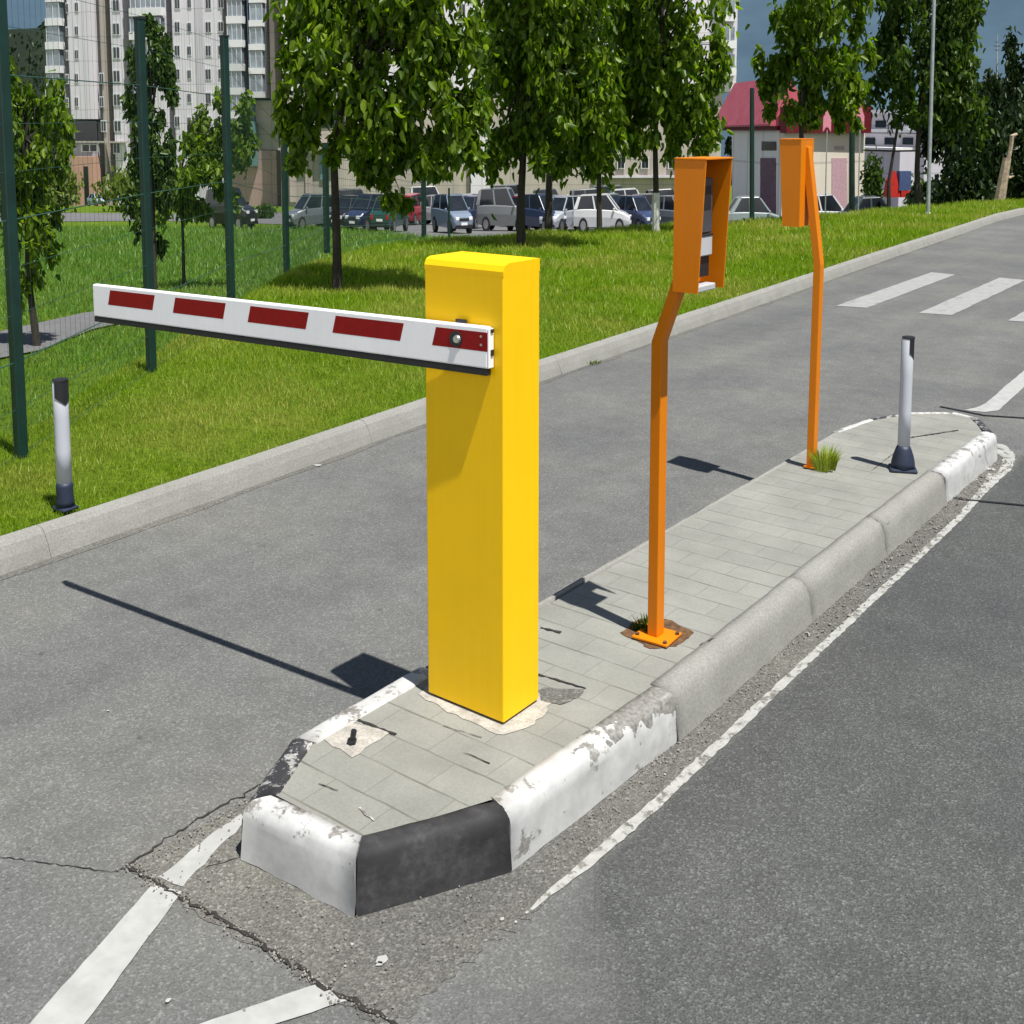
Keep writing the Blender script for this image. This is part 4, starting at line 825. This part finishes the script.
B_.box(267.2, -75, 276, 100, 'w_brown', -9, .05, 'wall'); B_.box(228.2, 150.3, 276, 215, 'w_pink', -9, -.4, 'wall'); B_.box(252.2, 100.3, 276, 150, 'w_beige', -9, -.7, 'wall')
for k in range(9):
    y = 2+23.6*(k-3)
    for cx, w, h in ((177.5, 6, 12), (189.5, 4.5, 10), (208.5, 6.5, 12)): B_.window(cx, y+1.5, w, h)
    if y < 150: B_.window(221, y+1, 6, 11)
    if y < 130: B_.balcony(230, 246, y-2, y+22, y+15)
    if y < 75: B_.balcony(252.5, 266.5, y+2, y+31-6, y+25-6)
B_.box(200.5, -75, 201.6, 215, 'w_grey', .003, .12, 'downpipe'); B_.box(246.5, 121, 257, 166, 'teal', -.3, .8, 'teal_column'); B_.window(236, 160, 12, 8)
fc = Face(279, 115, 736, 119); C_ = Block('apartment_block', 'long high-rise with beige lower floors behind the parked cars', fc, zA)
C_.box(279, -75, 736, 92, 'w_white', -10, 0, 'wall'); C_.box(279, 92.2, 470, 215, 'w_beige', -10, -.15, 'wall'); C_.box(470.2, 92.2, 491, 215, 'w_white', -10, .5, 'pier'); C_.box(491.2, 92.2, 720, 215, 'w_beige', -10, -.15, 'wall')
for k in range(5):
    y = 8+27*(k-2)
    for cx in (292, 318, 350, 384, 428, 462, 500, 540, 580, 620, 655, 690): C_.window(cx, y+2, 8, 14)
    C_.balcony(716, 734, y-8, y+14, y+6)
for cx in (621, 645, 585, 560, 672, 700): C_.window(cx, 163, 8, 12)
for cx in (293, 309): C_.box(cx-4, 158, cx+4, 202, 'w_brown', .003, .1, 'door')
C_.box(279, 148, 340, 150, 'w_brown', .0, .9, 'canopy'); C_.box(320, 155, 326, 180, 'teal', .003, .1, 'panel')
C_.box(318, 108, 345, 128, 'glass', -.1, -.05, 'window'); C_.box(592, 176, 700, 177.5, 'w_grey', -.1, .5, 'ledge')
b = MB()                                     # round scrawl on the pier
u_, z_ = fc.at(480.5, 163)
for r0, r1, a0_, a1_ in ((.62, .62, .6, 5.6), (.34, .34, -.8, 2.4)):
    ps = [(u_+r0*.62*math.cos(q), -.53, z_-zA+r1*1.3*math.sin(q)) for q in np.linspace(a0_, a1_, 14)]; b.tube(ps, .055, 'black', 5)
gr = b.build('graffiti', C_.root)
# red roofed house
zH = -SLOPE*47; cr2 = lowbase(781, 46); cl2 = deep(728, 200, 47.5); c3 = deep(861, 200, 46.6)
fl_ = Face(732, 50.5, 781, 45.5); fr_ = Face(781, 45.5, 862, 49.5)
H1 = thing('red_roofed_house', 'cream single-storey house with a red roof behind the orange terminals', 'house', (cr2[0], cr2[1], -SLOPE*46), 0)
def up_face(f, px, py, o=0.): u, z = f.at(px, py); p = f.A+f.u*u+f.n*o; return np.array([p[0], p[1], z])
def facebox(f, px0, py0, px1, py1, m, o0, o1, nm, par):
    ps = [up_face(f, px0, py0, o0), up_face(f, px1, py0, o0), up_face(f, px1, py1, o0), up_face(f, px0, py1, o0)]
    b = MB(); b.prism(ps, f.n*(o1-o0), m); return b.build(nm, par, root=H1)
pa = up_face(fl_, 732, 228); pb = up_face(fl_, 781, 228); pc = up_face(fr_, 862, 228); zb_ = min(pa[2], pb[2], pc[2])-.3; zt_ = up_face(fl_, 781, 130)[2]
pd = pc+(pa-pb)
for p in (pa, pb, pc, pd): p[2] = zb_
b = MB(); b.prism([pa, pb, pc, pd], (0, 0, zt_-zb_), 'w_cream'); b.build('wall', H1, root=H1)
facebox(fl_, 732.3, 129.8, 780.8, 229, 'w_shade', .004, .02, 'shaded_side_sheet', H1)  # thin sheet painting the grey of the shaded side over the cream wall
ff = facebox(fr_, 779.5, 107, 864, 133, 'roof_red', .03, .35, 'fascia', H1); facebox(fl_, 728, 124.5, 782, 130.5, 'roof_red', .03, .3, 'fascia', H1)
pe = up_face(fr_, 789, 228); 
b = MB(); q0 = [pe, pc, pd, pd+(pe-pb)]; zq = up_face(fr_, 820, 104)[2]
b.prism([np.array([p[0], p[1], zt_+.004]) for p in q0], (0, 0, zq-zt_), 'roof_red'); b.build('flat_roof', H1, root=H1)
# pitched pink roof over the left part
ea = up_face(fl_, 722, 126, .55); eb = up_face(fl_, 783, 124, .55); rise = up_face(fl_, 760, 80)[2]-ea[2]; back_ = -fl_.n*.9
ra_ = ea+back_+np.array([0, 0, rise])+fl_.u*.55; rb_ = eb+back_+np.array([0, 0, rise])-fl_.u*.1; fa_ = ea+back_*2+fl_.u*0; fb2 = eb+back_*2
b = MB(); th_ = np.array([0, 0, -.08]); vs = [ea, eb, rb_, ra_, fa_, fb2]; vs = vs+[v+th_ for v in vs]
b.add(vs, [(0, 1, 2, 3), (3, 2, 5, 4), (0, 3, 4), (1, 5, 2), (6, 9, 8, 7), (9, 10, 11, 8), (0, 6, 7, 1), (1, 7, 11, 5), (5, 11, 10, 4), (4, 10, 6, 0)], 'roof_pink'); b.build('roof', H1, root=H1)
d1_ = facebox(fl_, 761.5, 158, 776.5, 228, 'purple', .022, .06, 'door', H1); w1 = facebox(fl_, 762.5, 141.5, 777, 150.5, 'glass', .022, .05, 'window', H1)
facebox(fr_, 831, 158, 846, 228, 'mauve', .003, .05, 'door', H1); facebox(fr_, 833.5, 146, 843.5, 150, 'w_brown', .003, .05, 'sign_plate', H1); facebox(fr_, 790, 158, 806, 228, 'mauve', .003, .05, 'door', H1)
# pale stepped house on the right
fh = Face(868, 66, 932, 62); P_ = Block('stepped_house', 'pale grey house with stepped roofs seen between tree stems', fh, -SLOPE*64)
P_.box(872, 114, 905, 216, 'w_grey', -4, 0, 'wall'); P_.box(868, 133, 932, 216, 'w_grey', -3, .8, 'wall'); P_.box(866, 150, 925, 216, 'w_grey', -1, 2.2, 'wall')
P_.box(870, 110, 908, 114, 'parapet', -4.2, .3, 'roof'); P_.box(866, 129, 934, 132.7, 'parapet', -3.2, 1.1, 'roof'); P_.box(864, 146, 927, 149.7, 'parapet', -1.2, 2.5, 'roof')
for cx, cy in ((881, 124), (897, 124), (880, 141), (900, 141), (918, 141)): 
    o_ = P_.box(cx-5, cy-3.5, cx+5, cy+3.5, 'glass', .81 if cy > 130 else .003, .86 if cy > 130 else .05, 'window')
# ------------------------------------------------------------------ cars
def make_car(kind):
    """car along +x, local metres: returns root with parts"""
    t = thing('parked_car', 'parked car', 'car'); Lh, Wd = 1.32, .52
    K = {'sedan': dict(h=1.42, hood=.88, cab=[(-.98, .93), (-.62, 1.40), (.22, 1.42), (.66, .93)], tail=.92),
         'hatch': dict(h=1.5, hood=.92, cab=[(-1.20, .97), (-1.02, 1.44), (.25, 1.5), (.74, .97)], tail=.97),
         'suv': dict(h=1.75, hood=1.06, cab=[(-1.24, 1.1), (-1.14, 1.68), (.2, 1.75), (.58, 1.1)], tail=1.1),
         'van': dict(h=1.95, hood=1.05, cab=[(-1.26, 1.12), (-1.24, 1.9), (.55, 1.95), (.98, 1.12)], tail=1.12)}[kind]
    st = [(-Lh, .42, K['tail']-.14, .84), (-Lh+.05, .30, K['tail']-.02, .95), (-.95, .26, K['tail'], 1.), (-.5, .26, K['tail']+.01, 1.), (.2, .26, K['hood']+.04, 1.), (.62, .26, K['hood']+.02, 1.), (1.05, .27, K['hood']-.10, .97), (Lh-.06, .30, K['hood']-.22, .90), (Lh, .42, K['hood']-.34, .78)]
    vs = []; fs = []
    for x, z0, z1, w in st:
        zm = z0+(z1-z0)*.55
        for yy, zz in ((-.90, z0), (-1., zm), (-.97, z1-.05), (-.86, z1), (.86, z1), (.97, z1-.05), (1., zm), (.90, z0)): vs.append((x, yy*Wd*w, zz))
    k = 8
    for i in range(len(st)-1):
        for j in range(k): fs.append((i*k+j, (i+1)*k+j, (i+1)*k+(j+1) % k, i*k+(j+1) % k))
    fs += [tuple(range(k)), tuple((len(st)-1)*k+j for j in range(k))[::-1]]
    b = MB(); b.add(vs, fs, 'PAINT'); body = b.build_car('body', t)
    (x0, z0), (x1, z1), (x2, z2), (x3, z3) = K['cab']; wb, wt = Wd*.92, Wd*.74
    cv = [(x0, -wb, z0-.04), (x1, -wt, z1), (x2, -wt, z2), (x3, -wb, z3-.04)]; cv2 = [(x, -y, z) for x, y, z in cv]
    b = MB(); b.add(cv+cv2, [(0, 3, 2, 1), (4, 5, 6, 7), (0, 1, 5, 4), (1, 2, 6, 5), (2, 3, 7, 6)], 'glass'); b.build('windows', t)
    b = MB(); e = .012
    b.add([(x1-.04, -wt-e, z1-.03), (x1-.04, wt+e, z1-.03), (x2+.05, wt+e, z2-.04), (x2+.05, -wt-e, z2-.04), (x1+.06, -wt+.05, z1+.03), (x1+.06, wt-.05, z1+.03), (x2-.06, wt-.05, z2+.03), (x2-.06, -wt+.05, z2+.03)], [(4, 7, 6, 5), (0, 1, 5, 4), (1, 2, 6, 5), (2, 3, 7, 6), (3, 0, 4, 7), (0, 3, 2, 1)], 'PAINT')
    for sy in (-1, 1):
        for (xa, za), (xb, zb2), w_ in (((x0, z0), (x1, z1), .09), ((x3, z3), (x2, z2), .05), (((x0+x3)/2-.05, z0), ((x1+x2)/2-.02, (z1+z2)/2), .045)):
            b.add([(xa-w_, sy*(wb+e), za-.05), (xa+w_, sy*(wb+e), za-.05), (xb+w_*.8, sy*(wt+e), zb2-.02), (xb-w_*.8, sy*(wt+e), zb2-.02)]+[(xa-w_, sy*(wb-.03), za-.05), (xa+w_, sy*(wb-.03), za-.05), (xb+w_*.8, sy*(wt-.03), zb2-.02), (xb-w_*.8, sy*(wt-.03), zb2-.02)],
                  [(0, 1, 2, 3), (7, 6, 5, 4), (0, 4, 5, 1), (1, 5, 6, 2), (2, 6, 7, 3), (3, 7, 4, 0)], 'PAINT')
    b.build_car('roof', t)
    for sx in (-.82, .84):
        for sy in (-1, 1):
            rz_, rx_ = .315, .20; ring = [(sx+rx_*math.cos(a_), rz_+rz_*math.sin(a_)) for a_ in np.linspace(0, 2*math.pi, 18, endpoint=False)]
            y_in, y_out = sy*(Wd-.13), sy*(Wd+.008)
            b = MB(); b.prism([(x, y_in, z) for x, z in ring], (0, y_out-y_in, 0), 'tyre'); w_ = b.build('wheel', t)
            b = MB(); b.prism([(sx+(x-sx)*.62, y_out, rz_+(z-rz_)*.62) for x, z in ring], (0, sy*.012, 0), 'rim'); b.build('rim', w_)
    hz = K['hood']-.26
    for sy in (-1, 1):
        b = MB(); b.box((Lh-.115, sy*Wd*.62-.085, hz-.07), (Lh+.004, sy*Wd*.62+.085, hz+.05), 'lamp'); b.build('headlight', t, .01)
        b = MB(); b.box((-Lh-.006, sy*Wd*.70-.06, K['tail']-.34), (-Lh+.10, sy*Wd*.70+.06, K['tail']-.14), 'tail'); b.build('tail_light', t, .01)
        b = MB(); b.box((.55, sy*(Wd+.05)-.05, K['hood']+.0), (.64, sy*(Wd+.05)+.05, K['hood']+.10), 'PAINT'); b.build_car('wing_mirror', t)
    b = MB(); b.box((Lh-.02, -.15, .40), (Lh+.016, .15, .50), 'plate'); b.build('number_plate', t); b = MB(); b.box((-Lh-.016, -.15, .52), (-Lh+.02, .15, .62), 'plate'); b.build('number_plate', t)
    b = MB(); b.box((Lh-.06, -.24, hz-.10), (Lh+.006, .24, hz-.0), 'black'); b.build('grille', t); b = MB(); b.box((Lh-.1, -Wd*.8, .28), (Lh+.012, Wd*.8, .39), 'black'); b.build('bumper', t); b = MB(); b.box((-Lh-.012, -Wd*.8, .34), (-Lh+.1, Wd*.8, .47), 'black'); b.build('bumper', t)
    return t
M['PAINT'] = paint('base', (.5, .5, .5))
def build_car(s, name, parent): 
    o = s.build(name, parent, .02); 
    for sl_ in o.material_slots: sl_.link = 'OBJECT'; sl_.material = M['PAINT']
    return o
MB.build_car = build_car
PAINTS = {}
def place_car(proto, label, colour, px, D, head, lift=0.):
    c = copy_tree(proto); tag(c, label, 'car', 'cars parked beyond the lawn'); p = lowbase(px, D)
    # heading in degrees relative to the view: 0 faces the camera's right, 90 faces away, -90 faces the camera
    c.location = (p[0], p[1], p[2]+.02+lift); ang = math.atan2(RT[1], RT[0])+math.radians(head); 
    c.rotation_euler = (0, 0, ang); c.scale = (.78, .80, .94)
    if colour not in PAINTS: PAINTS[colour] = paint(str(len(PAINTS)), colour)
    for ch in c.children:
        for sl_ in ch.material_slots:
            if sl_.link == 'OBJECT': sl_.material = PAINTS[colour]
    return c
proto = {k: make_car(k) for k in ('sedan', 'hatch', 'suv', 'van')}
SILV, WHT, BLK, BLUE, GREEN, RED, GREY, NAVY = (.27, .28, .30), (.55, .56, .57), (.012, .013, .016), (.030, .045, .10), (.012, .06, .055), (.30, .012, .03), (.14, .16, .18), (.02, .03, .065)
CARS = [('sedan', 'tiny silver blue car parked by the pink entrance', (.25, .32, .42), 96, 118., -35), ('suv', 'black off-roader parked alone left of the fence posts', BLK, 232, 44., -25),
 ('hatch', 'grey hatchback half hidden behind the fifth fence post', GREY, 312, 44., -140), ('sedan', 'silver car just left of the linden trunk', SILV, 331, 47., -60), ('sedan', 'dark saloon just right of the linden trunk', BLK, 349, 44., -115),
 ('hatch', 'dark blue hatchback under the hanging linden leaves', NAVY, 369, 42., -120), ('sedan', 'dark green car showing its tail below the linden', GREEN, 390, 41., 75), ('hatch', 'red car parked behind the thin green post', RED, 413, 50., 70),
 ('van', 'white van parked far behind the red car', WHT, 428, 66., 10), ('hatch', 'blue grey hatchback nosing towards the lawn left of the barrier top', (.15, .19, .25), 452, 40., -62), ('sedan', 'dark blue car with red tail lamp beside the silver off-roader', NAVY, 474, 45., 65),
 ('suv', 'silver off-roader facing right behind the barrier top', (.17, .18, .185), 505, 42., -14), ('van', 'dark van roof showing behind the silver off-roader', GREY, 512, 52., 0), ('hatch', 'blue hatchback behind the barrier tree trunk', BLUE, 541, 41., -50),
 ('sedan', 'pale grey saloon with slanting windscreen right of the barrier tree', (.33, .36, .40), 563, 41., -128), ('sedan', 'silver saloon with slanting windscreen beside a white car', SILV, 580, 43., -130), ('hatch', 'white hatchback seen from the side between two thin trunks', WHT, 602, 40., -10),
 ('suv', 'white estate car behind the blue one', WHT, 632, 50., 0), ('sedan', 'blue saloon in front of the white estate', BLUE, 635, 41., -55), ('suv', 'black off-roader left of the nearer orange terminal', BLK, 667, 52., 5),
 ('sedan', 'grey saloon partly hidden by the nearer orange terminal', GREY, 672, 42., -40), ('van', 'dark green van behind the white hatchback', GREEN, 612, 58., 0), ('hatch', 'red hatchback in the back row right of the barrier tree', RED, 538, 58., 60),
 ('sedan', 'grey green saloon below the left wall of the red roofed house', (.22, .27, .27), 752, 37., 0), ('hatch', 'white car behind the farther terminal post', WHT, 822, 37., 10), ('sedan', 'dark saloon at the right corner of the red roofed house', (.05, .07, .08), 871, 35., 5), ('sedan', 'pale car in the back row below the beige wall', (.5, .5, .48), 575, 60., 0), ('hatch', 'black car in the back row left of the dark van', BLK, 488, 56., 0),
 ('hatch', 'grey car in the second row behind the blue hatchback', GREY, 526, 47., -20), ('sedan', 'dark blue car in the second row behind the pale saloon', NAVY, 556, 48., 170), ('suv', 'grey off-roader in the second row behind the white hatchback', (.10, .11, .12), 592, 49., 5), ('hatch', 'green car in the second row left of the white estate', GREEN, 612, 47., 20), ('hatch', 'silver car in the second row left of the black off-roader', SILV, 651, 48., -30), ('sedan', 'silver car behind the blue grey hatchback', SILV, 438, 50., -20), ('hatch', 'dark grey car behind the dark green car', GREY, 398, 52., 0), ('hatch', 'maroon hatchback between the silver off-roader and the barrier tree', (.09, .012, .02), 527, 42.5, 60), ('sedan', 'dark saloon nosing out between two pale saloons', (.03, .035, .045), 591, 46., -120),
 ('hatch', 'silver hatchback in front of the beige wall left of the barrier tree', SILV, 476, 58., 30), ('sedan', 'black saloon behind the white hatchback', BLK, 622, 45., -160), ('sedan', 'grey blue saloon at the lot edge right of the blue hatchback', (.10, .14, .20), 548, 45., -65),
 ('hatch', 'white hatchback in the back row right of the white estate', WHT, 660, 60., 170), ('sedan', 'pale silver saloon in the back row above the dark green car', (.33, .34, .35), 402, 60., 20), ('suv', 'dark blue off-roader in the back row behind the maroon hatchback', NAVY, 552, 56., 0),
 ('suv', 'dark van-like car in the second row beside the linden trunk', (.03, .035, .04), 358, 52., 10)]
for kd, lb, cl, px_, D_, hd in CARS: place_car(proto[kd], lb, cl, px_, D_, hd)
for t in proto.values():
    for ch in list(t.children):
        for g_ in list(ch.children): bpy.data.objects.remove(g_)
        bpy.data.objects.remove(ch)
    bpy.data.objects.remove(t)
# ------------------------------------------------------------------ poles, tent, trunk, mast
def pole(name, label, cat, px, yb, yt, D, r, mat, pxt=None, extra=None):
    p = deep(px, yb, D); q = deep(pxt if pxt else px, yt, D); t = thing(name, label, cat, p)
    b = MB(); b.tube([p-np.array([0, 0, .1]), q], [r, r*.85], mat, 10); b.build('pole', t, root=t)
    c = MB(); c.lathe(p+np.array([0, 0, -.02]), [(r*1.8, 0), (r*1.8, .05), (r*1.2, .07)], mat, 10); c.build('collar', t, root=t)
    return t, p, q
pole('metal_pole', 'thin pale grey metal pole standing in the right lawn', 'pole', 928, 215, -30, 17.4, .030, 'galv', 935)
pole('green_post', 'dark green post in front of the left wall of the red roofed house', 'post', 752, 240, 88, 24., .055, 'fencegreen')
pole('green_post', 'thick dark green post before the right corner of the red roofed house', 'post', 852, 224, 104, 22., .06, 'fencegreen')
pole('green_post', 'thin stake standing left of the barrier top in front of a parked car', 'post', 449, 246, 188, 24., .025, 'fencegreen')
for px_, yt_, D_, lb in ((826, 130, 30., 'thin rod topped by a pink pointed marker left of the thick green post'), (859, 128, 30., 'thin rod with a plain pink marker right of the thick green post')):
    t, p, q = pole('marker_pole', lb, 'marker', px_-1, 222, yt_, D_, .018, 'galv', px_+1)
    w_, h_ = 4./(FP/D_), 22./(FP/D_); prs = [q+RT*sx*w_+UP*sz*h_ for sx, sz in ((-1, -.1), (-.3, .12), (.3, .12), (1, -.1), (1, .55), (0, 1.), (-1, .55))]
    b = MB(); b.prism(prs, FW*.03, 'pinkflag'); b.build('marker_head', t, root=t)
tp_ = lowbase(897, 34.); tp_[2] += 1.35; tent = thing('play_tent', 'small red and blue tent-like play frame under the dark tree', 'play tent', tp_)
s_ = .35; b = MB(); b.prism([tp_-RT*s_, tp_+RT*s_*.25, tp_-RT*s_*.35+UP*.8, tp_-RT*s_*.8+UP*.5], FW*.4, 'cloth_red'); b.build('red_panel', tent, root=tent)
b = MB(); b.prism([tp_+RT*s_*.0+UP*.22-FW*.03, tp_+RT*s_+UP*.22-FW*.03, tp_+RT*s_*1.+UP*.8-FW*.03, tp_-RT*s_*.0+UP*.8-FW*.03], FW*.3, 'cloth_blue'); b.build('blue_panel', tent, root=tent)
b = MB(); b.prism([tp_+RT*s_*.2+UP*.0-FW*.03, tp_+RT*s_*1.1-FW*.03, tp_+RT*s_*1.1+UP*.2-FW*.03, tp_+RT*s_*.2+UP*.2-FW*.03], FW*.3, 'cloth_red'); b.build('red_base', tent, root=tent)
for sx in (-.9, .9): b = MB(); b.tube([tp_+RT*s_*sx-UP*1.0, tp_+RT*s_*sx*.9+UP*.2], .03, 'bark', 6); b.build('leg', tent, root=tent)
p = deep(998, 206, 23.); st_ = thing('broken_trunk', 'bare pale broken tree trunk leaning at the right end of the lawn', 'tree trunk', p)
b = MB(); b.tube([p-UP*.1, deep(1003, 180, 23.), deep(1007, 158, 23.)], [.12, .10, .085], 'deadwood', 8); b.build('trunk', st_, root=st_)
b = MB(); b.tube([deep(1007, 166, 22.98), deep(1011, 146, 22.98), deep(1012, 136, 22.98), deep(1017, 134, 22.98)], [.05, .045, .05, .03], 'deadwood', 7); b.build('split_limb', st_, root=st_)
b = MB(); b.tube([deep(1009, 178, 22.97), deep(1014, 176, 22.97)], [.03, .02], 'deadwood', 6); b.build('stub', st_, root=st_)
mp_ = lowbase(997, 150.); mast = thing('antenna_mast', 'thin lattice antenna mast rising above the dark trees', 'mast', mp_)
b = MB(); b.tube([mp_, deep(997, 60, 150.), deep(997.5, 34, 150.)], [.16, .1, .04], 'galv', 6); b.build('mast', mast, root=mast)
for yy, ww in ((46, 3.2), (50, 2.), (42, 1.2)):
    b = MB(); b.tube([deep(997-ww, yy, 149.6), deep(997+ww, yy, 149.6)], .06, 'black', 5); b.build('crossbar', mast, root=mast)
